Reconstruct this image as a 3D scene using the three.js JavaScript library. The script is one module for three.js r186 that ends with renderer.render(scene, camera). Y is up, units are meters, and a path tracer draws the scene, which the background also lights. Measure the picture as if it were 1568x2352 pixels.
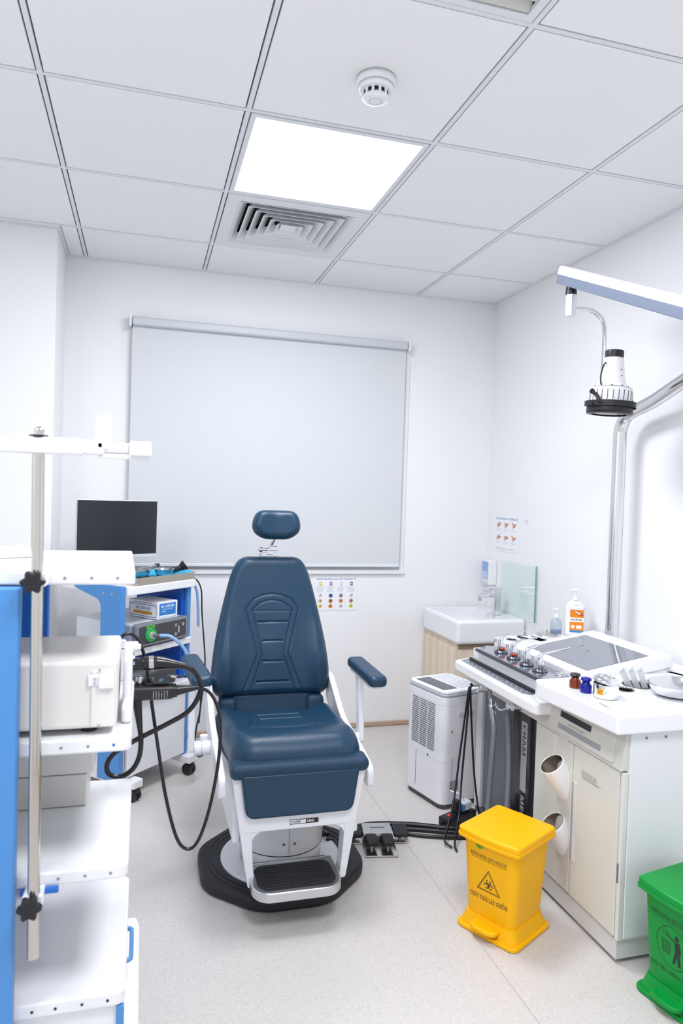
import * as THREE from 'three';
import { RoundedBoxGeometry } from 'three/addons/geometries/RoundedBoxGeometry.js';
import { mergeGeometries, mergeVertices } from 'three/addons/utils/BufferGeometryUtils.js';
import { RectAreaLightUniformsLib } from 'three/addons/lights/RectAreaLightUniformsLib.js';
import { Brush, Evaluator, SUBTRACTION } from 'three-bvh-csg';

// ------------------------------------------------------------------ camera, light, exposure
const scene = new THREE.Scene();
scene.background = new THREE.Color(0x000000);
const camera = new THREE.PerspectiveCamera(72.03, 1568 / 2352, 0.05, 30);
camera.position.set(-0.874, 1.3085, 2.145);
camera.rotation.set(-0.0248, -0.2739, 0.0318, 'YXZ');
camera.focus = 2.45; camera.userData.fStop = 4.5;
const renderer = new THREE.WebGLRenderer();
renderer.toneMapping = THREE.LinearToneMapping;
renderer.toneMappingExposure = 1.13;
renderer.shadowMap.enabled = true;
RectAreaLightUniformsLib.init();
const H = 2.45;                       // ceiling height
const LAMP = { color: 0xf8f9ff, power: 23, glow: 3 };
const PANELS = [[-0.3, -0.3], [-0.3, 1.5], [-2.079, 1.5]];   // ceiling panel lamps (the first is in view)
for (const [x, z] of PANELS) {
  const l = new THREE.RectAreaLight(LAMP.color, LAMP.power, 0.54, 0.54);
  l.position.set(x, H - 0.006, z); l.lookAt(x, 0, z); l.name = 'panel_light'; scene.add(l);
}

// ------------------------------------------------------------------ helpers
let seed = 7; const rnd = () => (seed = (seed * 16807) % 2147483647) / 2147483647;
const V = (x, y, z) => new THREE.Vector3(x, y, z);
const taken = {};
function numbered(n) { const k = taken[n] = (taken[n] ?? -1) + 1; return k ? n + '_' + String(k).padStart(3, '0') : n; }
function mat(color, r = 0.5, m = 0, o = {}) { return new THREE.MeshPhysicalMaterial({ color, roughness: r, metalness: m, ...o }); }
function M(name, geo, material, parent, pos, rot) {
  const o = new THREE.Mesh(geo, material); o.name = name; o.castShadow = o.receiveShadow = true;
  if (pos) o.position.set(...pos); if (rot) o.rotation.set(...rot);
  parent.add(o); return o;
}
function thing(name, label, category, p = [0, 0, 0], ry = 0, group) {
  const o = new THREE.Group(); o.name = numbered(name); o.position.set(...p); o.rotation.y = ry;
  o.userData = { label, category }; if (group) o.userData.group = group; scene.add(o); return o;
}
// geometry given in world coordinates, for things that are not turned
function P(name, geo, material, t) { geo.translate(-t.position.x, -t.position.y, -t.position.z); return M(name, geo, material, t); }
function struct(name, geo, material, parent = scene) { const o = M(name, geo, material, parent); if (parent === scene) o.userData = { kind: 'structure' }; return o; }
function box(w, h, d, x = 0, y = 0, z = 0, r = 0.003, s = 2) {
  const g = r > 0 ? new RoundedBoxGeometry(w, h, d, s, Math.min(r, w / 2.01, h / 2.01, d / 2.01)) : new THREE.BoxGeometry(w, h, d);
  g.translate(x, y, z); return g;
}
// box from its corners
function bb(x0, x1, y0, y1, z0, z1, r = 0.003, s = 2) { return box(x1 - x0, y1 - y0, z1 - z0, (x0 + x1) / 2, (y0 + y1) / 2, (z0 + z1) / 2, r, s); }
function cyl(r0, r1, h, x = 0, y = 0, z = 0, n = 32, open = false) { const g = new THREE.CylinderGeometry(r0, r1, h, n, 1, open); g.translate(x, y, z); return g; }
function clean(g) { const q = g.index ? g.toNonIndexed() : g.clone(); for (const k of Object.keys(q.attributes)) if (!['position', 'normal', 'uv'].includes(k)) q.deleteAttribute(k); if (!q.attributes.uv) q.setAttribute('uv', new THREE.Float32BufferAttribute(new Float32Array(q.attributes.position.count * 2), 2)); q.clearGroups(); return q; }
function merge(...gs) { return mergeGeometries(gs.flat().map(clean)); }
function tube(pts, r, n = 48, k = 10, tension = 0.5) {
  const c = new THREE.CatmullRomCurve3(pts.map(p => V(...p)), false, 'catmullrom', tension);
  const g = new THREE.TubeGeometry(c, n, r, k);
  const ends = [c.getPoint(0), c.getPoint(1)].map(p => { const s = new THREE.SphereGeometry(r * 0.99, k, 6); s.translate(p.x, p.y, p.z); return s; });
  return merge(g, ...ends);
}
function rod(a, b, r0, r1 = r0, n = 16) {
  const A = V(...a), B = V(...b), d = B.clone().sub(A), L = d.length();
  const g = new THREE.CylinderGeometry(r1, r0, L, n);
  g.applyQuaternion(new THREE.Quaternion().setFromUnitVectors(V(0, 1, 0), d.normalize()));
  const c = A.add(B).multiplyScalar(0.5); g.translate(c.x, c.y, c.z); return g;
}
function lathe(pts, n = 40) { return new THREE.LatheGeometry(pts.map(p => new THREE.Vector2(p[0], p[1])), n); }
function poly(pts) { const s = new THREE.Shape(); pts.forEach((p, i) => i ? s.lineTo(p[0], p[1]) : s.moveTo(p[0], p[1])); s.closePath(); return s; }
function roundPoly(pts, r) {           // polygon with rounded corners; r a number or one for each corner
  const s = new THREE.Shape(), n = pts.length;
  for (let i = 0; i < n; i++) {
    const p = new THREE.Vector2(...pts[i]), a = new THREE.Vector2(...pts[(i + n - 1) % n]), b = new THREE.Vector2(...pts[(i + 1) % n]);
    const rr = Array.isArray(r) ? r[i] : r;
    const p0 = p.clone().add(a.clone().sub(p).setLength(Math.min(rr, a.distanceTo(p) * 0.49))), p1 = p.clone().add(b.clone().sub(p).setLength(Math.min(rr, b.distanceTo(p) * 0.49)));
    i ? s.lineTo(p0.x, p0.y) : s.moveTo(p0.x, p0.y); s.quadraticCurveTo(p.x, p.y, p1.x, p1.y);
  }
  s.closePath(); return s;
}
function ext(shape, depth, bevel = 0.002, seg = 2, curve = 12) {   // extruded along +z from 0 to depth, bevel inside
  const g = new THREE.ExtrudeGeometry(shape, { depth: Math.max(depth - 2 * bevel, 0.0001), bevelEnabled: bevel > 0, bevelThickness: bevel, bevelSize: bevel, bevelOffset: -bevel, bevelSegments: seg, curveSegments: curve });
  g.translate(0, 0, bevel); return g;
}
function rrect(w, h, r, x = 0, y = 0) { return roundPoly([[x - w / 2, y - h / 2], [x + w / 2, y - h / 2], [x + w / 2, y + h / 2], [x - w / 2, y + h / 2]], r); }
function holeIn(shape, hole) { shape.holes.push(hole); return shape; }
function circle(r, x = 0, y = 0) { const s = new THREE.Shape(); s.absarc(x, y, r, 0, Math.PI * 2); return s; }
// flat-laid extrusion: shape drawn in (x, -z), thickness up
function slab(shape, y0, y1, bevel = 0.003, seg = 2) { const g = ext(shape, y1 - y0, bevel, seg); g.rotateX(-Math.PI / 2); g.translate(0, y0, 0); return g; }
const xz = pts => pts.map(([x, z]) => [x, -z]);
const ev = new Evaluator(); ev.useGroups = false; ev.attributes = ['position', 'normal', 'uv'];
function cut(a, ...bs) { let r = new Brush(a); for (const b of bs) { const q = new Brush(b); r.updateMatrixWorld(); q.updateMatrixWorld(); r = ev.evaluate(r, q, SUBTRACTION); } return r.geometry; }
function canvasTex(w, h, draw) {
  const c = document.createElement('canvas'); c.width = w; c.height = h; const g = c.getContext('2d'); draw(g, w, h);
  const t = new THREE.CanvasTexture(c); t.colorSpace = THREE.SRGBColorSpace; t.anisotropy = 8; return t;
}
function printMat(tex, r = 0.6, see = false) { return new THREE.MeshPhysicalMaterial({ map: tex, roughness: r, ...(see ? { transparent: true } : {}) }); }
function noiseTex(w, h, fn, srgb = true) {
  const d = new Uint8Array(w * h * 4);
  for (let j = 0; j < h; j++) for (let i = 0; i < w; i++) { const c = fn(i, j); const o = (j * w + i) * 4; d[o] = c[0]; d[o + 1] = c[1]; d[o + 2] = c[2]; d[o + 3] = 255; }
  const t = new THREE.DataTexture(d, w, h); t.wrapS = t.wrapT = THREE.RepeatWrapping; t.magFilter = THREE.LinearFilter; t.minFilter = THREE.LinearMipmapLinearFilter; t.generateMipmaps = true;
  if (srgb) t.colorSpace = THREE.SRGBColorSpace; t.needsUpdate = true; return t;
}
function uvMetres(g, ax, ay) { const p = g.attributes.position, a = new Float32Array(p.count * 2); for (let i = 0; i < p.count; i++) { a[i * 2] = p.getComponent(i, ax); a[i * 2 + 1] = p.getComponent(i, ay); } g.setAttribute('uv', new THREE.BufferAttribute(a, 2)); return g; }
function at(g, x, y, z) { g.translate(x, y, z); return g; }
function screwAt(parent, x, y, z, r = 0.003, axis = 'z', m = steel) { const g = cyl(r, r, 0.002, 0, 0, 0, 12); if (axis === 'z') g.rotateX(Math.PI / 2); if (axis === 'x') g.rotateZ(Math.PI / 2); g.translate(x, y, z); return M('screw', g, m, parent); }

// lettering with its accents drawn as strokes (the canvas fonts lack the stacked ones)
function glyph(g, ch, size) {            // draws ch centred on x = 0 with its baseline at y = 0, returns nothing
  const d = ch.normalize('NFD'); let b = d[0], m = [...d.slice(1)].map(c => c.charCodeAt(0)); const bar = b === 'Đ' || b === 'đ'; if (bar) b = b === 'Đ' ? 'D' : 'd';
  const al = g.textAlign; g.textAlign = 'center'; g.fillText(b, 0, 0);
  const w = g.measureText(b).width, up = b === b.toUpperCase(), top = -(up ? 0.76 : 0.58) * size, k = size * 0.11; g.save(); g.strokeStyle = g.fillStyle; g.lineWidth = size * 0.07; g.lineCap = 'round'; g.lineJoin = 'round';
  const ln = (...p) => { g.beginPath(); p.forEach(([x, y], i) => i ? g.lineTo(x, y) : g.moveTo(x, y)); g.stroke(); };
  if (bar) ln([-w * 0.55, up ? -0.36 * size : -0.6 * size], [up ? -w * 0.02 : w * 0.5, up ? -0.36 * size : -0.6 * size]);
  const circ = m.includes(0x302), brv = m.includes(0x306); if (circ) ln([-k, top - 0.01 * size], [0, top - k], [k, top - 0.01 * size]); if (brv) { g.beginPath(); g.arc(0, top - k, k, 0.3, 2.84); g.stroke(); }
  const x0 = circ || brv ? k * 1.35 : 0, y0 = top - (circ || brv ? k * 0.9 : 0);
  if (m.includes(0x301)) ln([x0 - k * 0.3, y0 - k * 0.2], [x0 + k * 0.6, y0 - k * 1.1]); if (m.includes(0x300)) ln([x0 - k * 0.6, y0 - k * 1.1], [x0 + k * 0.3, y0 - k * 0.2]);
  if (m.includes(0x309)) { g.beginPath(); g.arc(x0, y0 - k * 0.9, k * 0.5, 3.5, 7.6); g.lineTo(x0, y0 - k * 0.1); g.stroke(); } if (m.includes(0x303)) { g.beginPath(); g.moveTo(-k, y0 - k * (circ ? 1.1 : 0.3)); g.quadraticCurveTo(-k * 0.4, y0 - k * (circ ? 1.9 : 1.1), 0, y0 - k * (circ ? 1.5 : 0.6)); g.quadraticCurveTo(k * 0.5, y0 - k * (circ ? 1.0 : 0.1), k, y0 - k * (circ ? 1.6 : 0.8)); g.stroke(); }
  if (m.includes(0x323)) { g.beginPath(); g.arc(0, size * 0.14, size * 0.05, 0, 7); g.fill(); } if (m.includes(0x31b)) { g.beginPath(); g.moveTo(w * 0.42, top + 0.1 * size); g.quadraticCurveTo(w * 0.62, top + 0.06 * size, w * 0.58, top - 0.06 * size); g.stroke(); }
  g.restore(); g.textAlign = al;
}
function text(g, txt, x, y, maxW = 1e9, size = 30, align = 'center') {   // font must be set already at that size
  const ws = [...txt].map(c => g.measureText(c.normalize('NFD')[0].replace('Đ', 'D').replace('đ', 'd')).width), tot = ws.reduce((a, b) => a + b, 0), k = Math.min(1, maxW / tot);
  let p = align === 'center' ? -tot / 2 : 0; [...txt].forEach((c, i) => { g.save(); g.translate(x + (p + ws[i] / 2) * k, y); g.scale(k, 1); if (c !== ' ') glyph(g, c, size); g.restore(); p += ws[i]; });
}

// ------------------------------------------------------------------ materials
const wallM = mat(0xf5f6f7, 0.85), tileM = mat(0xf8f9fa, 0.8), barM = mat(0xe9ecef, 0.5), plenumM = mat(0x1c1d20, 0.9);
const white = mat(0xf2f3f5, 0.35), gloss = mat(0xf3f4f7, 0.22, 0, { clearcoat: 0.4, clearcoatRoughness: 0.15 }), shelfM = mat(0xf3f4f6, 0.25), ivory = mat(0xd8d8d0, 0.42);
const chrome = mat(0xe8e9ec, 0.09, 1), steel = mat(0xc9c8c5, 0.22, 1), brushed = mat(0xbfc2c6, 0.35, 1), darkChrome = mat(0x777a80, 0.15, 1);
const black = mat(0x15161a, 0.38), rubber = mat(0x1d1e23, 0.6), cableM = mat(0x121317, 0.32), blackSoft = mat(0x24262c, 0.55);
const blue = mat(0x4e90d2, 0.4), blueDeep = mat(0x1f6fd0, 0.35);
const greyGlass = mat(0x6b7180, 0.06, 0, { clearcoat: 1, clearcoatRoughness: 0.02 }), greyPanel = mat(0x70757f, 0.4), darkGloss = mat(0x25272c, 0.12);
const leatherBump = (() => { const n = 256, a = new Float32Array(n * n); for (let k = 0; k < 2600; k++) { const x = rnd() * n, y = rnd() * n, r = 2 + rnd() * 4; for (let j = -6; j <= 6; j++) for (let i = -6; i <= 6; i++) { const q = Math.hypot(i, j) / r; if (q < 1) { const o = ((y + j + n | 0) % n) * n + ((x + i + n | 0) % n); a[o] = Math.max(a[o], 1 - q * q); } } } return noiseTex(n, n, (i, j) => { const v = 90 + 150 * a[j * n + i]; return [v, v, v]; }, false); })();
leatherBump.repeat.set(9, 9);
const leather = mat(0x153a54, 0.38, 0, { specularIntensity: 0.85, bumpMap: leatherBump, bumpScale: 0.0002 });

// ------------------------------------------------------------------ room
const speck = noiseTex(1024, 1024, (() => {
  const n = 1024, a = new Float32Array(n * n);
  for (let k = 0; k < 26000; k++) { const x = rnd() * n, y = rnd() * n, r = 0.8 + rnd() * 2.2, v = (rnd() - 0.6) * 30, s = 0.5 + rnd(); for (let j = -6; j <= 6; j++) for (let i = -6; i <= 6; i++) if (Math.hypot(i * s, j / s) < r * (0.8 + 0.4 * rnd())) a[((y + j + n | 0) % n) * n + ((x + i + n | 0) % n)] = v; }
  return (i, j) => { const v = a[j * n + i] + (rnd() - 0.5) * 7; return [209 + v, 205 + v, 202 + v * 1.02]; };
})());
speck.repeat.set(1.25, 1.25);
const floorM = mat(0xffffff, 0.42, 0, { map: speck });
const X0 = -2.7, X1 = 1.08, Z0 = -1.62, Z1 = 3.2;
const floor = struct('floor', uvMetres(bb(X0 - 0.1, X1 + 0.1, -0.1, 0, Z0 - 0.1, Z1 + 0.1, 0), 0, 2), floorM);
M('weld_seam', bb(0.1085, 0.1115, -0.001, 0.0004, Z0, Z1, 0), mat(0xb9b6b2, 0.6), floor);
M('weld_seam', bb(-1.89, -1.887, -0.001, 0.0004, Z0, Z1, 0), mat(0xb9b6b2, 0.6), floor);
struct('wall_back', bb(X0 - 0.1, X1 + 0.1, 0, H + 0.12, Z0 - 0.1, Z0, 0), wallM);
struct('wall_right', bb(X1, X1 + 0.1, 0, H + 0.12, Z0, Z1 + 0.1, 0), wallM);
struct('wall_left', merge(bb(X0 - 0.1, X0, 0, H + 0.12, Z0, Z1 + 0.1, 0), bb(X0, -1.272, 0, H + 0.12, Z0, -1.25, 0)), wallM);
struct('wall_front', bb(X0, X1, 0, H + 0.12, Z1, Z1 + 0.1, 0), wallM);
const skirtM = mat(0xbfa58e, 0.5);
struct('baseboard_back', bb(-1.27, X1, 0.002, 0.026, Z0, Z0 + 0.012, 0.003), skirtM);
struct('baseboard_right', bb(X1 - 0.012, X1, 0.002, 0.026, Z0 + 0.012, Z1, 0.003), skirtM);
struct('baseboard_left', bb(X0 + 0.001, -1.272, 0.002, 0.026, -1.25, -1.238, 0.003), skirtM);
// ceiling: dark slab over the void, tiles and bars as pieces
const ceiling = struct('ceiling', bb(X0 - 0.1, X1 + 0.1, H + 0.1, H + 0.2, Z0 - 0.1, Z1 + 0.1, 0), plenumM);
const colX = []; for (let i = -5; i <= 2; i++) colX.push(i === 1 ? 0.589 : i === -2 ? -1.179 : i < -2 ? -1.179 + 0.6 * (i + 2) : i * 0.6);
const xs = [X0, ...colX.filter(x => x > X0 + 0.05 && x < X1 - 0.05), X1];
const zs = [Z0]; for (let k = -2; k <= 5; k++) zs.push(0.6 * k); zs.push(Z1);
const BW = 0.007, GAP = 0.0042;
for (let i = 0; i + 1 < xs.length; i++) for (let k = 0; k + 1 < zs.length; k++) {
  const a = xs[i] + BW + GAP, b = xs[i + 1] - BW - GAP, c = zs[k] + BW + GAP, d = zs[k + 1] - BW - GAP;
  const mx = (xs[i] + xs[i + 1]) / 2, mz = (zs[k] + zs[k + 1]) / 2;
  if (b < -1.26 && d < -1.2) { M('ceiling_tile', bb(a, b, H, H + 0.012, -1.232, d, 0.0015, 1), tileM, ceiling); continue; }                                                 // over the column
  if (PANELS.some(p => Math.abs(p[0] - mx) < 0.2 && Math.abs(p[1] - mz) < 0.2)) continue;   // lamp
  if (Math.abs(mx + 0.3) < 0.1 && (Math.abs(mz + 0.9) < 0.1 || Math.abs(mz - 0.9) < 0.1)) continue;   // vents
  const cornered = a < -1.28 && b > -1.25 && k === 0;                                   // the cell that the column cuts
  M('ceiling_tile', bb(cornered ? -1.254 : a, b, H, H + 0.012, c, d, 0.0015, 1), tileM, ceiling);
  if (cornered) M('ceiling_tile', bb(a, -1.258, H, H + 0.012, -1.232, d, 0.0015, 1), tileM, ceiling);
}
for (const x of xs.slice(1, -1)) M('grid_bar', bb(x - BW, x + BW, H - 0.001, H + 0.03, x < -1.27 ? -1.25 : Z0, Z1, 0.001, 1), barM, ceiling);
for (const z of zs.slice(1, -1)) M('grid_bar', bb(X0, X1, H - 0.0005, H + 0.03, z - BW, z + BW, 0.001, 1), barM, ceiling);
const angle = (x0, x1, z0, z1) => bb(x0, x1, H - 0.004, H + 0.02, z0, z1, 0.001, 1);
struct('trim_1', angle(-1.272, X1, Z0, Z0 + 0.016), barM); struct('trim_2', angle(X1 - 0.016, X1, Z0 + 0.016, Z1), barM);
struct('trim_3', angle(-1.272, -1.256, Z0 + 0.016, -1.25), barM); struct('trim_4', angle(X0, -1.256, -1.25, -1.234), barM);

// ceiling lamps
PANELS.forEach(([x, z], i) => {
  const t = thing('ceiling_panel_lamp', ['glowing square ceiling panel above the blue examination chair', 'square ceiling panel lamp over the camera', 'square ceiling panel lamp over the left of the room'][i], 'ceiling lamp', [x, H, z], 0, 'ceiling panel lamps');
  const fr = holeIn(rrect(0.578, 0.578, 0.002), rrect(0.545, 0.545, 0.001));
  M('frame', slab(fr, -0.003, 0.012, 0.001), mat(0xe6e9ee, 0.4), t);
  M('diffuser', bb(-0.2725, 0.2725, -0.001, 0.006, -0.2725, 0.2725, 0), new THREE.MeshStandardMaterial({ color: 0xffffff, roughness: 0.6, emissive: LAMP.color, emissiveIntensity: LAMP.glow }), t);
});
// square air diffuser with nested louvres
{
  const t = thing('air_diffuser', 'square white air diffuser with nested square louvres behind the ceiling lamp', 'air vent', [-0.3, H, -0.9]);
  M('face_plate', slab(holeIn(rrect(0.578, 0.578, 0.002), rrect(0.47, 0.47, 0.002)), -0.002, 0.008, 0.001), barM, t);
  M('duct', bb(-0.26, 0.26, 0.07, 0.09, -0.26, 0.26, 0), plenumM, t);
  const fr4 = (ro, ri, y0, y1, th) => {          // a square ring sloping outwards as it comes down
    const g = []; for (let k = 0; k < 4; k++) {
      const s = poly([[ro, y0], [ro - th, y0], [ri - th, y1], [ri, y1]]);
      const q = new THREE.ExtrudeGeometry(s, { depth: 1, bevelEnabled: false }); const p = q.attributes.position;
      for (let n = 0; n < p.count; n++) { const X = p.getX(n), Y = p.getY(n), S = p.getZ(n) - 0.5; p.setXYZ(n, X, Y, S * 2 * X); }
      q.computeVertexNormals(); q.rotateY(k * Math.PI / 2); g.push(q);
    } return merge(g);
  };
  for (let k = 0; k < 6; k++) { const r = 0.236 - k * 0.036; M('louvre', fr4(r, r - 0.034, -0.004, 0.034, 0.004), mat(0xeceef0, 0.45), t); }
  M('centre_plate', box(0.07, 0.004, 0.07, 0, 0.006, 0, 0.001), mat(0xeceef0, 0.45), t);
}
{
  const t = thing('return_grille', 'slatted ceiling air grille at the top edge of the picture', 'air vent', [-0.3, H, 0.9]);
  M('frame', slab(holeIn(rrect(0.578, 0.578, 0.002), rrect(0.535, 0.535, 0.002)), -0.003, 0.01, 0.001), barM, t);
  M('duct', bb(-0.26, 0.26, 0.07, 0.09, -0.26, 0.26, 0), mat(0x8a8c8e, 0.9), t);
  for (let k = 0; k < 14; k++) { const g = box(0.533, 0.002, 0.036, 0, 0, 0, 0); g.rotateX(-0.7); g.translate(0, 0.012, -0.25 + k * 0.0385); M('slat', g, mat(0xd9d8d4, 0.5), t); }
}
{
  const t = thing('smoke_detector', 'round white smoke detector with dark slots on the ceiling', 'smoke detector', [-0.289, H, 0.275]);
  M('base', lathe([[0, 0], [0.053, 0], [0.054, -0.012], [0.052, -0.02], [0.05, -0.022], [0, -0.022]]), white, t);
  M('housing', lathe([[0, -0.018], [0.049, -0.02], [0.047, -0.032], [0.041, -0.038], [0.0, -0.038]]), white, t);
  M('sensor_chamber', lathe([[0, -0.036], [0.034, -0.036], [0.031, -0.053], [0, -0.053]]), black, t);
  for (let k = 0; k < 12; k++) { const g = box(0.007, 0.018, 0.004, 0, -0.046, 0.036, 0.001); g.rotateX(0.0); g.rotateY(k * Math.PI / 6); M('rib', g, white, t); }
  M('cap', lathe([[0, -0.05], [0.037, -0.05], [0.036, -0.056], [0.028, -0.061], [0.016, -0.0625], [0, -0.0625]]), white, t);
  M('ring', at(new THREE.TorusGeometry(0.017, 0.0007, 6, 32).rotateX(Math.PI / 2), 0, -0.0622, 0), mat(0x9a9da2, 0.5), t);
}

// ------------------------------------------------------------------ window blind
{
  const fab = noiseTex(128, 128, (i, j) => { const v = ((i % 4 < 2) !== (j % 4 < 2) ? 3 : -3) + (rnd() - 0.5) * 6; return [216 + v, 220 + v, 223 + v]; }); fab.repeat.set(30, 30);
  const t = thing('roller_blind', 'large pale grey roller blind pulled down over the window', 'roller blind', [-0.215, 0.91, Z0]);
  const fm = mat(0xffffff, 0.85, 0, { map: fab });
  M('fabric', uvMetres(bb(-0.735, 0.735, 0.012, 1.235, 0.035, 0.038, 0), 0, 1), fm, t);
  M('cassette', box(1.474, 0.044, 0.07, 0, 1.236, 0.036, 0.012, 3), mat(0xccd2d8, 0.45), t);
  M('bottom_bar', box(1.47, 0.016, 0.008, 0, 0.008, 0.0365, 0.003), mat(0xe3e7eb, 0.6), t);
  for (const s of [-1, 1]) M('bracket', box(0.012, 0.06, 0.075, s * 0.744, 1.238, 0.0375, 0.003), white, t);
}
{
  // the window reveal behind the blind
  const w = struct('window_1', merge(bb(-0.95, 0.56, 0.868, 0.893, Z0, Z0 + 0.02, 0.003), bb(0.53, 0.556, 0.868, 2.13, Z0, Z0 + 0.012, 0.003)), white);
  M('pane', bb(-0.952, 0.53, 0.892, 2.15, Z0 + 0.001, Z0 + 0.004, 0), mat(0xdfe8ee, 0.1), w);
}
// ------------------------------------------------------------------ notices on the walls
function poster(name, label, w, h, draw, pos, ry) {
  const t = thing(name, label, 'poster', pos, ry);
  M('card', ext(rrect(w, h, 0.006), 0.002, 0.0005), mat(0xf6f7f9, 0.4), t);
  M('print', at(new THREE.PlaneGeometry(w * 0.97, h * 0.97), 0, 0, 0.0024), printMat(canvasTex(512, Math.round(512 * h / w), draw), 0.35), t);
  return t;
}
poster('waste_sorting_notice', 'waste sorting notice with small pictures on the wall beside the chair back', 0.25, 0.19, (g, w, h) => {
  g.fillStyle = '#f7f8fb'; g.fillRect(0, 0, w, h); g.fillStyle = '#5577b8'; g.font = 'bold 26px sans-serif'; g.textAlign = 'center'; text(g, 'HƯỚNG DẪN PHÂN LOẠI CHẤT THẢI RẮN Y TẾ', w / 2, 34, w * 0.94, 26);
  const bins = ['#f2b90c', '#6b5aa8', '#c8ccd4', '#4a4d55'];
  for (let c = 0; c < 4; c++) {
    const x = 70 + c * 125; g.fillStyle = bins[c]; g.fillRect(x - 16, 58, 32, 44); g.fillStyle = '#fff'; g.fillRect(x - 8, 72, 16, 16);
    g.fillStyle = '#b9c1d0'; for (let k = 0; k < 7; k++) g.fillRect(x - 50, 114 + k * 10, 70 + rnd() * 30, 3);
    const cols = [['#e9e2d8', '#d8c0b0', '#f0d070'], ['#3f5fae', '#b06a38', '#e77a1c'], ['#9a8f98', '#d98a52', '#cfd6dd'], ['#d8dbe2', '#a88', '#c8d84a']][c];
    for (let k = 0; k < 3; k++) { g.fillStyle = cols[k]; g.beginPath(); g.arc(x, 220 + k * 62, 24, 0, 7); g.fill(); g.fillStyle = 'rgba(70,40,60,.35)'; g.beginPath(); g.arc(x + 6, 216 + k * 62, 11, 0, 7); g.fill(); }
    g.fillStyle = '#dfe4ee'; g.fillRect(x + 58, 56, 2, h - 70);
  }
}, [0.165, 0.758, Z0], 0);
poster('hand_washing_notice', 'hand washing notice with six pictures above the washbasin', 0.27, 0.2, (g, w, h) => {
  g.fillStyle = '#f7f8fb'; g.fillRect(0, 0, w, h); g.fillStyle = '#4a6fbe'; g.font = 'bold 30px sans-serif'; g.textAlign = 'center'; text(g, 'QUY TRÌNH RỬA TAY THƯỜNG QUY', w / 2, 38, w * 0.92, 30);
  for (let r = 0; r < 2; r++) for (let c = 0; c < 3; c++) {
    const x = 90 + c * 165, y = 92 + r * 140; g.strokeStyle = '#d3d8e2'; g.strokeRect(x - 70, y - 44, 140, 84);
    g.fillStyle = '#d9a78f'; g.beginPath(); g.ellipse(x - 12, y - 4, 44, 16, 0.5 * (c - 1), 0, 7); g.fill(); g.fillStyle = '#c07f6a'; g.beginPath(); g.ellipse(x + 14, y + 4, 36, 13, -0.6 + 0.3 * r, 0, 7); g.fill();
    g.fillStyle = '#b3464a'; g.fillRect(x - 34, y + 20, 26, 10); g.fillStyle = '#c3c9d6'; for (let k = 0; k < 3; k++) g.fillRect(x - 62, y + 48 + k * 9, 90 + rnd() * 30, 3);
  }
  g.fillStyle = '#c7a5ac'; g.fillRect(20, h - 30, w - 60, 4); g.fillRect(20, h - 18, w - 120, 4);
}, [X1, 1.118, -1.39], -Math.PI / 2);
{
  const t = thing('wall_hook', 'tiny white adhesive hook on the wall right of the hand washing notice', 'hook', [X1, 1.21, -1.169], -Math.PI / 2);
  M('pad', ext(rrect(0.02, 0.036, 0.006), 0.004, 0.001), white, t);
  M('peg', tube([[0, -0.004, 0.003], [0, -0.012, 0.012], [0, -0.008, 0.02]], 0.002, 12, 8), mat(0xd0d4da, 0.3), t);
}

// ------------------------------------------------------------------ examination chair
// padded cushion: outline(θ) star-shaped about (cx, cy); height above its mid-plane from top(x, y, d), underside flat-ish
function cushion(outline, c, nA, nR, top, under) {
  const pos = [], idx = [], uv = [];
  const ringV = (f, k) => { for (let a = 0; a < nA; a++) { const o = outline[a], rho = f; const x = c[0] + (o[0] - c[0]) * rho, y = c[1] + (o[1] - c[1]) * rho; const d = (1 - rho) * Math.hypot(o[0] - c[0], o[1] - c[1]) * 0.93; pos.push(x, y, k > 0 ? top(x, y, d) : under(x, y, d)); uv.push(x, y); } };
  const fs = []; for (let r = 0; r <= nR; r++) { const t = r / nR; fs.push(1 - Math.pow(t, 1.35)); }
  for (const k of [1, -1]) {
    const base = pos.length / 3; for (const f of fs) ringV(Math.max(f, 0.0005), k);
    for (let r = 0; r < nR; r++) for (let a = 0; a < nA; a++) { const b = (a + 1) % nA, p = base + r * nA + a, q = base + r * nA + b, u = p + nA, v = q + nA; k > 0 ? idx.push(p, q, u, q, v, u) : idx.push(p, u, q, q, u, v); }
  }
  const g = new THREE.BufferGeometry(); g.setAttribute('position', new THREE.Float32BufferAttribute(pos, 3)); g.setAttribute('uv', new THREE.Float32BufferAttribute(uv, 2)); g.setIndex(idx); g.computeVertexNormals(); return g;
}
function outlineFrom(shape, n) { const p = shape.getSpacedPoints(n); p.pop(); return p.map(q => [q.x, q.y]); }
function segDist(x, y, pts) { let m = 1e9; for (let i = 0; i + 1 < pts.length; i++) { const [ax, ay] = pts[i], [bx, by] = pts[i + 1], dx = bx - ax, dy = by - ay; const t = Math.max(0, Math.min(1, ((x - ax) * dx + (y - ay) * dy) / (dx * dx + dy * dy + 1e-12))); m = Math.min(m, Math.hypot(x - ax - t * dx, y - ay - t * dy)); } return m; }
const groove = (d, w, h) => -h * Math.exp(-(d * d) / (w * w));
const dome = (d, r) => d >= r ? 1 : Math.sqrt(Math.max(0, 1 - (1 - d / r) ** 2));
const mirror = pts => pts.map(([x, y]) => [-x, y]);
const chairX = -0.385, chairZ = -0.25;
const paint = mat(0xeceff4, 0.28, 0, { clearcoat: 0.5, clearcoatRoughness: 0.2 });
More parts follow.
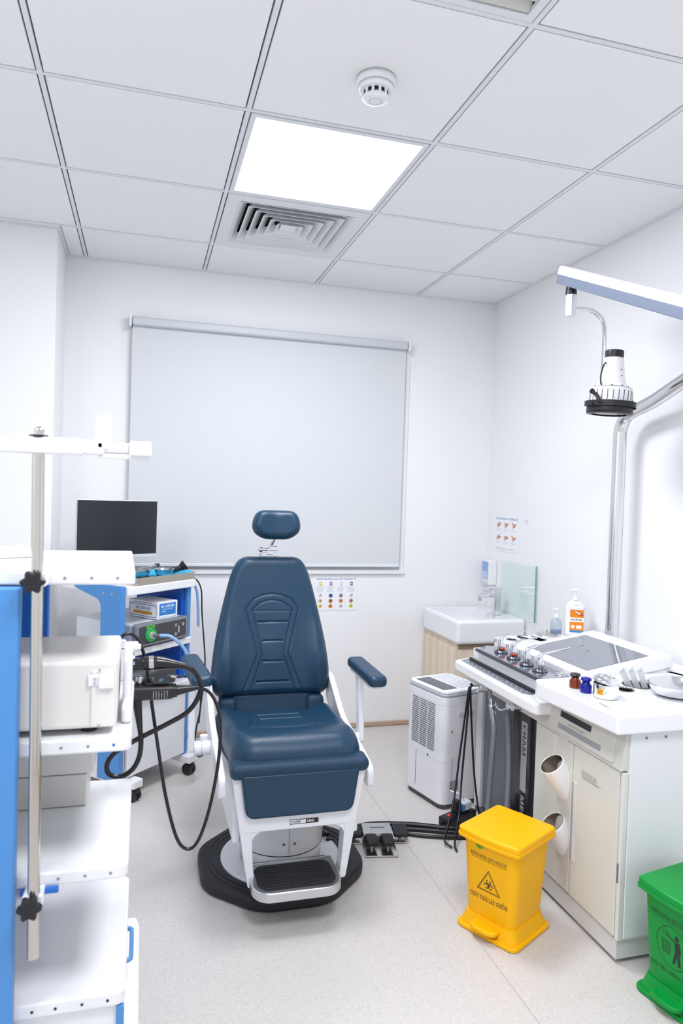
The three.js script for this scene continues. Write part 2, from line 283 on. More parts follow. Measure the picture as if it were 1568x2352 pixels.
{
  const t = thing('examination_chair', 'blue leather examination chair with headrest on a white pedestal and round black base', 'medical chair', [chairX, 0, chairZ]);
  // base
  const oct = []; for (let k = 0; k < 8; k++) { const a = (k + 0.5) * Math.PI / 4; oct.push([0.302 * Math.cos(a), 0.298 * Math.sin(a)]); }
  const br = M('base_ring', slab(holeIn(roundPoly(oct, 0.06), circle(0.205)), 0, 0.045, 0.014, 3), rubber, t);
  for (const r of [0.232, 0.25]) M('groove_ring', at(new THREE.TorusGeometry(r, 0.0022, 6, 80).rotateX(Math.PI / 2), 0, 0.0455, 0), blackSoft, br);
  M('name_relief', at(slab(rrect(0.1, 0.014, 0.003), 0, 0.002, 0.0008).rotateY(0.42), -0.105, 0.044, 0.245), blackSoft, br);
  M('base_plate', lathe([[0, 0.03], [0.207, 0.03], [0.207, 0.046], [0.2, 0.049], [0, 0.052]], 72), paint, t);
  // pedestal
  const ped = M('pedestal', lathe([[0.0, 0.05], [0.14, 0.05], [0.142, 0.1], [0.145, 0.11], [0.15, 0.25], [0.152, 0.33], [0.145, 0.42], [0, 0.42]], 64), paint, t);
  M('seam', at(new THREE.TorusGeometry(0.1435, 0.0022, 6, 64).rotateX(Math.PI / 2), 0, 0.108, 0), black, ped);
  M('seam', bb(-0.0008, 0.0008, 0.12, 0.28, 0.1465, 0.1505, 0), mat(0xb5b8bf, 0.5), ped);
  for (const s of [-1, 1]) screwAt(ped, s * 0.018, 0.15, 0.1465, 0.005);
  // leg frame with the foot opening
  const legShape = sg => roundPoly([[0.204 * sg, 0.39], [0.155 * sg, 0.095], [0.134 * sg, 0.095], [0.144 * sg, 0.2], [0.15 * sg, 0.39]], [0.004, 0.008, 0.008, 0.03, 0.004]);
  const cross = roundPoly([[-0.213, 0.45], [-0.1835, 0.268], [0.1835, 0.268], [0.213, 0.45]], 0.004);
  const fillet = sg => { const q = new THREE.Shape(); q.moveTo(sg * 0.149, 0.27); q.lineTo(sg * 0.149, 0.228); q.quadraticCurveTo(sg * 0.144, 0.266, sg * 0.105, 0.27); q.closePath(); return q; };
  M('leg_frame', at(merge(ext(cross, 0.05, 0.003, 3), ...[-1, 1].flatMap(q => [ext(legShape(q), 0.049, 0.003, 3), ext(fillet(q), 0.047, 0)])), 0, 0, 0.235), paint, t);
  for (const s of [-1, 1]) M('frame_cheek', merge(bb(s * 0.19 - 0.012, s * 0.19 + 0.012, 0.22, 0.44, -0.12, 0.25, 0.008)), paint, t);
  const logo = canvasTex(512, 84, (g, w, h) => { g.fillStyle = '#eef0f2'; g.fillRect(0, 0, w, h); g.strokeStyle = '#15171a'; g.lineWidth = 10; g.strokeRect(6, 6, w - 12, h - 12); g.fillStyle = '#15171a'; g.fillRect(w * 0.56, 6, w * 0.43, h - 12); g.font = 'bold 58px sans-serif'; g.textBaseline = 'middle'; g.fillText('CHAM', 24, h / 2 + 2, w * 0.5); g.fillStyle = '#f2f3f4'; g.fillText('MED', w * 0.6, h / 2 + 2, w * 0.36); });
  M('name_plate', at(new THREE.PlaneGeometry(0.092, 0.0155), 0.015, 0.29, 0.2858), printMat(logo, 0.4), t);
  // calf pad and front roll
  M('calf_pad', at(ext(roundPoly([[-0.187, 0.452], [-0.168, 0.316], [0.168, 0.316], [0.187, 0.452]], [0.01, 0.028, 0.028, 0.01]), 0.03, 0.01, 4), 0, 0, 0.276), leather, t);
  M('front_roll', box(0.44, 0.046, 0.075, 0, 0, 0, 0.021, 5), leather, t, [0, 0.46, 0.268], [0.12, 0, 0]);
  // seat: drawn in (x, -z), height along +y
  const so = roundPoly([[-0.205, -0.275], [0.205, -0.275], [0.222, -0.1], [0.226, 0.21], [-0.226, 0.21], [-0.222, -0.1]], [0.07, 0.07, 0.1, 0.03, 0.03, 0.1]);
  const sIn = [[-0.085, 0.2], [-0.085, 0.03], [-0.098, -0.05], [-0.06, -0.082], [0, -0.092], [0.06, -0.082], [0.098, -0.05], [0.085, 0.03], [0.085, 0.2]], sOut = [[-0.112, 0.2], [-0.112, 0.03], [-0.128, -0.06], [-0.075, -0.098], [0, -0.108], [0.075, -0.098], [0.128, -0.06], [0.112, 0.03], [0.112, 0.2]];
  const slits = [[[-0.075, 0.1], [0.075, 0.1]], [[-0.075, 0.04], [0.075, 0.04]]];
  const seatTop = (x, y, d) => {
    let z = 0.062 * dome(d, 0.055);
    z += 0.02 * Math.max(0, Math.min(1, (Math.abs(x) - 0.11) / 0.07)) ** 2 * dome(d, 0.06) * Math.max(0, Math.min(1, (y + 0.24) / 0.2));
    z += 0.012 * Math.exp(-((y + 0.19) ** 2) / 0.004) * dome(d, 0.05);
    if (d > 0.02) { z += groove(segDist(x, y, sIn), 0.003, 0.004) + groove(segDist(x, y, sOut), 0.003, 0.004); for (const s of slits) z += groove(segDist(x, y, s), 0.0035, 0.005); }
    return z;
  };
  const sg = cushion(outlineFrom(so, 420), [0, -0.03], 420, 110, seatTop, (x, y, d) => -0.03 * dome(d, 0.02)); sg.rotateX(-Math.PI / 2);
  M('seat', sg, leather, t, [0, 0.452, 0.0], [-0.09, 0, 0]);
  M('seat_pan', at(slab(roundPoly(xz([[-0.2, -0.2], [0.2, -0.2], [0.2, 0.24], [-0.2, 0.24]]), 0.02), 0.405, 0.45, 0.006), 0, 0, 0), black, t);
  // back: drawn in its own plane, y up from its lower edge
  const bo = roundPoly([[-0.2, 0], [0.2, 0], [0.229, 0.03], [0.232, 0.09], [0.218, 0.22], [0.178, 0.4], [0.148, 0.505], [0.115, 0.545], [-0.115, 0.545], [-0.148, 0.505], [-0.178, 0.4], [-0.218, 0.22], [-0.232, 0.09], [-0.229, 0.03]], [0.02, 0.02, 0.03, 0.06, 0.1, 0.1, 0.05, 0.03, 0.03, 0.05, 0.1, 0.1, 0.06, 0.03]);
  const half = (ws, pts) => [...pts, ...mirror(pts).reverse()];
  const bOut = half(0, [[-0.118, 0.012], [-0.062, 0.16], [-0.104, 0.335], [-0.075, 0.372], [-0.04, 0.388], [0, 0.393]]), bIn = half(0, [[-0.09, 0.012], [-0.043, 0.158], [-0.078, 0.332], [-0.05, 0.357], [-0.025, 0.366], [0, 0.369]]);
  const bSl = [[[-0.058, 0.285], [0.058, 0.285]], [[-0.038, 0.212], [0.038, 0.212]], [[-0.038, 0.135], [0.038, 0.135]], [[-0.062, 0.058], [0.062, 0.058]]];
  const chord = [[-0.078, 0.327], [0.078, 0.327]];
  const backTop = (x, y, d) => {
    let z = 0.05 * dome(d, 0.035);
    const side = Math.max(0, Math.min(1, (Math.abs(x) - 0.08) / 0.09));
    z += 0.034 * side * side * Math.exp(-((y - 0.13) ** 2) / 0.016) * dome(d, 0.07);
    z += 0.01 * Math.exp(-(x * x) / 0.006 - ((y - 0.16) ** 2) / 0.01);
    z += groove(Math.abs(d - 0.012), 0.002, 0.0022) * (d < 0.03 ? 1 : 0);
    if (d > 0.008) { z += groove(segDist(x, y, bIn), 0.0028, 0.004) + groove(segDist(x, y, bOut), 0.0028, 0.004) + groove(segDist(x, y, chord), 0.003, 0.0015); for (const s of bSl) z += groove(segDist(x, y, s), 0.003, 0.005); }
    return z;
  };
  const bg = cushion(outlineFrom(bo, 480), [0, 0.25], 480, 120, backTop, (x, y, d) => -0.035 * dome(d, 0.02));
  M('backrest', bg, leather, t, [0.005, 0.515, -0.30], [-0.2, 0, 0]);
  M('back_shell', at(ext(roundPoly([[-0.19, 0.0], [0.19, 0.0], [0.2, 0.1], [0.12, 0.52], [-0.12, 0.52], [-0.2, 0.1]], 0.03), 0.03, 0.008, 3), 0, 0, -0.06), paint, t, [0.005, 0.515, -0.30], [-0.2, 0, 0]);
  // lumbar gusset between seat and back
  M('back_gusset', merge(box(0.4, 0.12, 0.05, 0, 0, 0, 0.02, 4), box(0.07, 0.1, 0.06, -0.17, -0.005, 0.02, 0.025, 4), box(0.07, 0.1, 0.06, 0.17, -0.005, 0.02, 0.025, 4)), leather, t, [0.003, 0.478, -0.282], [-0.25, 0, 0]);
  // headrest
  const ho = roundPoly([[-0.055, 0], [0.055, 0], [0.098, 0.032], [0.094, 0.085], [0.07, 0.116], [-0.07, 0.116], [-0.094, 0.085], [-0.098, 0.032]], [0.03, 0.03, 0.035, 0.04, 0.028, 0.028, 0.04, 0.035]);
  const hg = cushion(outlineFrom(ho, 260), [0, 0.06], 260, 40, (x, y, d) => 0.032 * dome(d, 0.03) + 0.018 * Math.min(1, Math.abs(x) / 0.085) ** 2 * dome(d, 0.04), (x, y, d) => -0.03 * dome(d, 0.03));
  M('headrest', hg, leather, t, [0.02, 1.122, -0.36], [-0.12, 0, 0]);
  const stem = M('headrest_stem', tube([[0.005, 0.98, -0.435], [0.005, 1.06, -0.425], [0.008, 1.09, -0.41], [0.02, 1.13, -0.385], [0.02, 1.16, -0.375]], 0.006, 24, 10), chrome, t);
  M('clamp', merge(box(0.034, 0.022, 0.024, 0.018, 1.083, -0.41, 0.004), box(0.026, 0.03, 0.02, 0.005, 1.07, -0.418, 0.004)), chrome, stem);
  M('clamp_knob', merge(rod([-0.035, 1.078, -0.41], [-0.005, 1.078, -0.41], 0.0065), at(new THREE.SphereGeometry(0.011, 16, 12), -0.032, 1.078, -0.41)), chrome, stem);
  M('stem_socket', at(ext(rrect(0.07, 0.02, 0.006), 0.03, 0.003), 0.0, 1.055, -0.44), chrome, stem);
  // arm rests
  for (const s of [-1, 1]) {
    const lf = s < 0;
    const pad = M('armrest_pad', slab(roundPoly(xz(lf ? [[-0.032, -0.15], [0.032, -0.15], [0.037, 0.13], [-0.037, 0.13]] : [[-0.033, -0.15], [0.033, -0.15], [0.033, 0.15], [-0.033, 0.15]]), 0.024), -0.018, 0.02, 0.014, 4), leather, t, lf ? [-0.303, 0.69, -0.035] : [0.305, 0.668, -0.03], lf ? [0.06, 0.1, 0.06] : [0.02, 0, 0]);
    M('pad_tray', slab(roundPoly(xz([[-0.027, -0.13], [0.027, -0.13], [0.027, 0.13], [-0.027, 0.13]]), 0.02), -0.026, -0.014, 0.003), paint, pad);
    const top = lf ? [-0.312, 0.685, 0.0] : [0.288, 0.65, -0.06], bot = lf ? [-0.315, 0.43, -0.02] : [0.288, 0.425, -0.02];
    const post = M('arm_post', ext(roundPoly([[top[2] - 0.018, top[1]], [top[2] + 0.022, top[1]], [bot[2] + 0.018, bot[1] - 0.012], [bot[2] - 0.018, bot[1] - 0.012]], [0.004, 0.004, 0.016, 0.016]), 0.02, 0.004, 3).rotateY(-Math.PI / 2).translate(bot[0] + 0.01, 0, 0), paint, t);
    M('arm_hub', rod([bot[0] - s * 0.01, bot[1], bot[2]], [s * 0.235, bot[1], bot[2]], 0.024, 0.024, 28), paint, post);
    if (lf) { M('hub_seam', rod([-0.281, bot[1], bot[2]], [-0.2795, bot[1], bot[2]], 0.0245, 0.0245, 28), mat(0x9a9ea6, 0.5), post); M('hub_lug', rod([-0.272, 0.43, -0.03], [-0.272, 0.47, -0.03], 0.014, 0.014, 20), paint, post); }
    screwAt(post, bot[0] + s * 0.011, bot[1], bot[2], 0.006, 'x');
    // side plate under the seat
    M('side_plate', ext(roundPoly([[-0.33, 0.60], [-0.27, 0.60], [-0.08, 0.49], [0.18, 0.45], [0.262, 0.43], [0.262, 0.365], [0.22, 0.365], [0.1, 0.41], [-0.12, 0.41], [-0.3, 0.5]], [0.02, 0.02, 0.05, 0.03, 0.03, 0.02, 0.02, 0.03, 0.05, 0.03]), 0.022, 0.005, 3).rotateY(-Math.PI / 2).translate(s * 0.238 + 0.011, 0, 0), paint, t);
  }
  // foot rest
  const fr = M('footrest', at(slab(holeIn(roundPoly(xz([[-0.155, -0.075], [-0.095, -0.075], [0.095, -0.075], [0.155, -0.075], [0.155, 0.075], [0.12, 0.115], [-0.12, 0.115], [-0.155, 0.075]]), [0.01, 0.003, 0.003, 0.01, 0.03, 0.03, 0.03, 0.03]), roundPoly(xz([[-0.137, -0.03], [-0.115, -0.055], [0.115, -0.055], [0.137, -0.03], [0.137, 0.07], [0.112, 0.1], [-0.112, 0.1], [-0.137, 0.07]]), 0.012)), 0, 0.03, 0.004, 3), 0, 0, 0), mat(0xd3d5d8, 0.28, 1), t, [-0.012, 0.1, 0.275], [0.03, 0, 0]); fr.scale.set(0.9, 1, 0.92);
  const fm = M('foot_mat', slab(roundPoly(xz([[-0.137, -0.03], [-0.115, -0.055], [0.115, -0.055], [0.137, -0.03], [0.137, 0.07], [0.112, 0.1], [-0.112, 0.1], [-0.137, 0.07]]), 0.012), 0.012, 0.0305, 0.003), rubber, fr);
  for (let k = 0; k < 9; k++) for (const s of [-1, 1]) { const z = -0.04 + k * 0.0155; if (k === 4) continue; M('rib', bb(s > 0 ? 0.025 : -0.11, s > 0 ? 0.11 : -0.025, 0.0295, 0.0325, z - 0.0025, z + 0.0025, 0.001, 1), blackSoft, fm); }
  M('name_relief', bb(-0.075, 0.075, 0.0295, 0.032, 0.017, 0.028, 0.001, 1), blackSoft, fm);
  M('hinge', rod([-0.15, 0.118, 0.212], [0.13, 0.118, 0.212], 0.009, 0.009, 16), brushed, fr).position.set(0.0, -0.095, -0.285);
}

// ------------------------------------------------------------------ treatment unit along the right wall
const UX = 0.44, UZ0 = -0.545, UZ1 = 0.475;
{
  const t = thing('treatment_unit', 'white treatment unit with glass top panels and grey side panel along the right wall', 'medical cabinet', [0.74, 0, -0.03]);
  P('plinth', bb(UX + 0.005, 1.06, 0.012, 0.07, 0.02, UZ1 - 0.004, 0.003), mat(0xd2d3d2, 0.4), t);
  P('foot_rail', bb(0.5, 1.05, 0.0, 0.02, -0.52, 0.44, 0.002), mat(0x55565a, 0.6), t);
  // near cabinet: carcass, door, drawer
  P('carcass', bb(UX + 0.018, 1.06, 0.066, 0.672, 0.02, UZ1, 0.003), mat(0xe4e7ea, 0.4), t);
  P('side_panel', bb(UX + 0.02, 1.055, 0.075, 0.665, UZ1 - 0.002, UZ1 + 0.006, 0.003), mat(0xe4e7ea, 0.4), t);
  for (const x of [0.51, 0.575, 0.64]) { const s = screwAt(t, x - 0.74, 0.648, UZ1 + 0.037, 0.0035, 'z', darkChrome); }
  P('cup_panel', bb(UX, UX + 0.02, 0.075, 0.55, 0.022, 0.238, 0.004), ivory, t);
  const door = P('door', bb(UX, UX + 0.02, 0.075, 0.55, 0.2415, UZ1 - 0.012, 0.004), ivory, t);
  M('handle_slot', bb(UX - 0.0012 - 0.74, UX + 0.004 - 0.74, 0.19, 0.435, 0.243 + 0.03, 0.252 + 0.03, 0.002), mat(0x9fa3aa, 0.4), door);
  M('handle_bar', bb(UX - 0.003 - 0.74, UX + 0.002 - 0.74, 0.188, 0.437, 0.252 + 0.03, 0.266 + 0.03, 0.002), mat(0xd7d8d8, 0.3), door);
  P('corner_post', bb(UX + 0.001, UX + 0.02, 0.07, 0.55, UZ1 - 0.01, UZ1 + 0.004, 0.004), mat(0xdcdcd8, 0.4), t);
  P('corner_latch', bb(UX - 0.001, UX + 0.01, 0.235, 0.29, UZ1 - 0.008, UZ1 - 0.001, 0.002), mat(0x6f7278, 0.4), t);
  const iconT = canvasTex(512, 200, (g, w, h) => { g.clearRect(0, 0, w, h); g.strokeStyle = '#55595f'; g.fillStyle = '#55595f'; g.lineWidth = 4; for (let k = 0; k < 6; k++) { g.strokeRect(20 + k * 58, 14, 44, 54); g.font = 'bold 34px sans-serif'; g.fillText('✱✂☂♥⚙☰'[k], 27 + k * 58, 54); } g.fillStyle = '#7b7f86'; g.fillRect(20, 92, 440, 5); g.fillRect(20, 108, 380, 5); });
  M('door_print', at(new THREE.PlaneGeometry(0.11, 0.043).rotateY(-Math.PI / 2), UX - 0.0016 - 0.74, 0.468, 0.34 + 0.03), printMat(iconT, 0.5, true), door);
  // leaning drawer fascia above the door
  const lean = (z0, z1, y0, y1, out0, out1, th) => { const s = poly([[out0, y0], [out1, y1], [out1 + th, y1], [out0 + th, y0]]); const g = ext(s, z1 - z0, 0.002); g.translate(0, 0, z0); return g; };
  P('drawer_housing', lean(0.03, UZ1, 0.554, 0.668, 0.436, 0.452, 0.06), mat(0xd3d3cc, 0.42), t);
  const dr = P('drawer', lean(0.105, 0.437, 0.566, 0.652, 0.4325, 0.4445, 0.02), mat(0xd6d6cf, 0.42), t);
  M('display_window', lean(0.165 + 0.03, 0.325 + 0.03, 0.616, 0.634, 0.4372 - 0.74, 0.4397 - 0.74, 0.006), darkGloss, dr);
  M('finger_slot', lean(0.16 + 0.03, 0.38 + 0.03, 0.578, 0.594, 0.4334 - 0.74, 0.4355 - 0.74, 0.006), mat(0x9ea2a8, 0.5), dr);
  const dtx = canvasTex(512, 48, (g, w, h) => { g.clearRect(0, 0, w, h); g.fillStyle = '#777a7e'; g.font = '34px sans-serif'; g.fillText('ENDOSCOPE PRE-WARMER', 4, 36, 500); });
  const dp = M('drawer_print', new THREE.PlaneGeometry(0.11, 0.0105), printMat(dtx, 0.5, true), dr, [0.4345 - 0.74, 0.6045, 0.27 + 0.03]); dp.rotation.set(0, -Math.PI / 2, 0); dp.rotateX(-0.13); dp.position.x -= 0.0012;
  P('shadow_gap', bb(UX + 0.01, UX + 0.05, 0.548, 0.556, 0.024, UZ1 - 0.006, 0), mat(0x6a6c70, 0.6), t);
  // cup holders leaning out of the cup panel
  for (const y of [0.475, 0.268]) {
    const h = new THREE.Group(); h.name = 'cup_holder'; t.add(h); h.position.set((y > 0.4 ? 0.4 : 0.41) - 0.74, y > 0.4 ? 0.469 : 0.28, (y > 0.4 ? 0.188 : 0.192) + 0.03); h.rotation.z = 0.66;
    M('sleeve', lathe([[0.0405, -0.17], [0.041, -0.02], [0.041, 0.0], [0.04, 0.003], [0.0375, 0.003], [0.0372, 0.0], [0.037, -0.16]], 48), white, h);
    M('steel_liner', lathe([[0.0385, 0.0035], [0.0368, 0.002], [0.0355, -0.005], [0.0355, -0.15], [0, -0.15]], 48), mat(0xb5aea4, 0.28, 1, { side: THREE.DoubleSide }), h);
    P('cup_recess', new THREE.CylinderGeometry(0.042, 0.042, 0.002, 40).rotateZ(Math.PI / 2).scale(1, 1.5, 1).translate(UX + 0.0002, h.position.y + 0.03, h.position.z - 0.03), mat(0xd3d1c9, 0.45), t);
  }
  // recessed bay with grey panel, name strip, white edge post
  P('bay_post', bb(0.5, 0.56, 0.02, 0.56, UZ0 + 0.01, UZ0 + 0.055, 0.004), mat(0xe9eaec, 0.4), t);
  P('bay_body', bb(0.53, 1.05, 0.02, 0.6, UZ0 + 0.02, 0.03, 0.003), mat(0xe4e5e8, 0.4), t);
  const gp = P('grey_panel', bb(0.512, 0.532, 0.03, 0.56, -0.485, 0.018, 0.002), greyPanel, t);
  M('dark_band', bb(0.5095 - 0.74, 0.5125 - 0.74, 0.03, 0.556, -0.245 + 0.03, -0.085 + 0.03, 0.001), darkGloss, gp);
  M('mid_band', bb(0.5098 - 0.74, 0.5125 - 0.74, 0.03, 0.556, -0.292 + 0.03, -0.247 + 0.03, 0.001), mat(0x494d55, 0.35), gp);
  const logoV = canvasTex(1024, 128, (g, w, h) => { g.fillStyle = '#b3b6bb'; g.fillRect(0, 0, w, h); g.fillStyle = '#1b1d21'; g.fillRect(w * 0.62, 0, w * 0.38, h); g.font = 'bold 100px sans-serif'; g.textBaseline = 'middle'; g.fillText('CHAM', 22, h / 2 + 4, w * 0.57); g.fillStyle = '#b3b6bb'; g.fillText('MED', w * 0.655, h / 2 + 4, w * 0.32); });
  const lp = M('name_strip', new THREE.PlaneGeometry(0.42, 0.042), printMat(logoV, 0.3), gp, [0.5085 - 0.74, 0.275, -0.165 + 0.03]); lp.rotation.set(0, -Math.PI / 2, 0); lp.rotateZ(-Math.PI / 2);
  const badge = canvasTex(256, 256, (g, w, h) => { g.clearRect(0, 0, w, h); g.fillStyle = '#e8eaec'; g.beginPath(); g.arc(70, 60, 40, 0, 7); g.fill(); g.fillRect(40, 130, 150, 26); g.fillStyle = '#c6c9cd'; g.fillRect(40, 170, 170, 5); g.fillRect(40, 186, 190, 5); g.fillRect(60, 230, 120, 4); });
  const bp = M('panel_badge', new THREE.PlaneGeometry(0.1, 0.1), printMat(badge, 0.4, true), gp, [0.511 - 0.74, 0.455, -0.415 + 0.03]); bp.rotation.set(0, -Math.PI / 2, 0);
  // fascia under the tray, with hooks and valve
  P('fascia', lean(UZ0 + 0.005, 0.062, 0.548, 0.632, 0.452, 0.43, 0.09), mat(0xe3e4e2, 0.42), t);
  const sock = P('socket', bb(0.432, 0.442, 0.578, 0.596, 0.018, 0.036, 0.001), mat(0xb7b5a8, 0.4), t); M('hole', bb(0.4305 - 0.74, 0.434 - 0.74, 0.582, 0.593, 0.022 + 0.03, 0.03 + 0.03, 0), black, sock);
  for (const [y, z] of [[0.548, -0.405], [0.545, -0.335]]) P('hook', merge(rod([0.45, y + 0.012, z], [0.398, y + 0.012, z], 0.004), rod([0.446, y + 0.012, z], [0.45, y + 0.012, z], 0.009), at(new THREE.SphereGeometry(0.0055, 12, 10), 0.398, y + 0.012, z)), chrome, t);
  P('valve', merge(rod([0.45, 0.563, -0.12], [0.405, 0.563, -0.12], 0.008), rod([0.45, 0.563, -0.095], [0.412, 0.563, -0.095], 0.008), at(new THREE.TorusGeometry(0.01, 0.0035, 8, 20).rotateY(Math.PI / 2), 0.41, 0.563, -0.12), at(new THREE.TorusGeometry(0.01, 0.0035, 8, 20).rotateY(Math.PI / 2), 0.414, 0.566, -0.095), tube([[0.408, 0.556, -0.12], [0.4, 0.54, -0.15], [0.404, 0.54, -0.19], [0.412, 0.548, -0.215]], 0.0035, 20, 8)), chrome, t);
  // lower tray with grey strip and black bar
  P('front_tray', slab(roundPoly(xz([[0.378, -0.515], [0.47, -0.555], [0.47, 0.11], [0.385, 0.11], [0.378, 0.07]]), [0.015, 0.01, 0.01, 0.02, 0.02]), 0.6, 0.64, 0.008, 4), gloss, t);
  const strip = P('control_strip', slab(roundPoly(xz([[0.402, -0.5], [0.447, -0.525], [0.447, 0.0], [0.426, 0.012], [0.402, -0.01]]), 0.004), 0.637, 0.6415, 0.0005), mat(0x7d848e, 0.12), t);
  P('black_bar', rod([0.442, 0.648, -0.495], [0.442, 0.648, -0.002], 0.0065), black, t);
  for (let k = 0; k < 26; k++) M('key_mark', slab(rrect(0.006 + 0.004 * rnd(), 0.005, 0.001), 0, 0.0006, 0).translate(0.415 - 0.74 + 0.01 * (k % 2), 0.6413, -0.46 + 0.0175 * k + 0.03), mat(0xc5c9ce, 0.4), strip);
  P('riser', bb(0.45, 0.6, 0.61, 0.6945, -0.49, 0.092, 0.004), white, t);
  // upper deck
  const deck = roundPoly(xz([[0.583, -0.44], [0.56, -0.49], [0.58, -0.565], [1.05, -0.64], [1.05, 0.5], [0.4, 0.5], [0.372, 0.13], [0.385, 0.095], [0.583, 0.088]]), [0.004, 0.02, 0.025, 0.01, 0.006, 0.012, 0.012, 0.008, 0.004]);
  for (const [x, z, r] of [[0.632, -0.505, 0.019], [0.725, -0.54, 0.038], [0.605, 0.258, 0.026], [0.69, 0.215, 0.048]]) deck.holes.push(circle(r, x, -z));
  P('worktop', slab(deck, 0.667, 0.72, 0.006, 3), gloss, t);
  for (const [x, z, r] of [[0.632, -0.505, 0.019], [0.725, -0.54, 0.038], [0.605, 0.258, 0.026], [0.69, 0.215, 0.048]]) P('well', lathe([[r + 0.003, 0.7205], [r + 0.002, 0.722], [r - 0.001, 0.7215], [r - 0.002, 0.718], [r - 0.003, 0.6], [0, 0.6]], 40).translate(x, 0, z), mat(0x8f8d8a, 0.25, 1, { side: THREE.DoubleSide }), t);
  const gpl = P('spray_panel', slab(roundPoly(xz([[0.44, -0.44], [0.51, -0.5], [0.57, -0.485], [0.582, -0.44], [0.582, 0.086], [0.44, 0.086]]), 0.004), 0.694, 0.6985, 0.001), greyGlass, t);
  M('edge_bar', rod([0.44 - 0.74, 0.697, -0.44 + 0.03], [0.44 - 0.74, 0.697, 0.084 + 0.03], 0.007), mat(0x3a3d44, 0.3), gpl);
  M('chrome_ring', at(new THREE.TorusGeometry(0.016, 0.004, 10, 36).rotateX(Math.PI / 2), 0.553 - 0.74, 0.6995, -0.016 + 0.03), chrome, gpl);
  M('label_line', bb(0.505 - 0.74, 0.506 - 0.74, 0.6986, 0.699, -0.045 + 0.03, 0.0 + 0.03, 0), white, gpl);
  // tilted viewer: low edge towards the chair
  const vw = new THREE.Group(); vw.name = 'viewer'; t.add(vw); vw.position.set(0.6 - 0.74, 0.712, -0.14 + 0.03); vw.rotation.z = 0.17;
  M('viewer_frame', slab(rrect(0.365, 0.46, 0.012, 0.155, 0), -0.03, 0.012, 0.004, 3), gloss, vw);
  M('viewer_glass', slab(rrect(0.255, 0.375, 0.003, 0.143, -0.0), 0.0115, 0.0135, 0.0004), greyGlass, vw);
  M('viewer_mark', slab(rrect(0.003, 0.012, 0.0005, 0.15, 0.0), 0.0136, 0.014, 0), black, vw);
  P('viewer_base', ext(poly([[0.59, 0.705], [0.93, 0.705], [0.93, 0.757], [0.59, 0.7]]), 0.444, 0.001).translate(0, 0, -0.362), gloss, t);
  const deckLogo = canvasTex(512, 64, (g, w, h) => { g.clearRect(0, 0, w, h); g.fillStyle = '#45484e'; g.font = 'bold 44px sans-serif'; g.fillText('CHAMMED', 6, 46, 230); g.fillStyle = '#9a9da3'; g.font = '34px sans-serif'; g.fillText('ENT UNIT', 260, 46, 230); });
  const dl = M('deck_print', new THREE.PlaneGeometry(0.1, 0.0125), printMat(deckLogo, 0.4, true), t, [0.427 - 0.74, 0.7207, 0.425 + 0.03]); dl.rotation.set(-Math.PI / 2, 0, -Math.PI / 2);
}
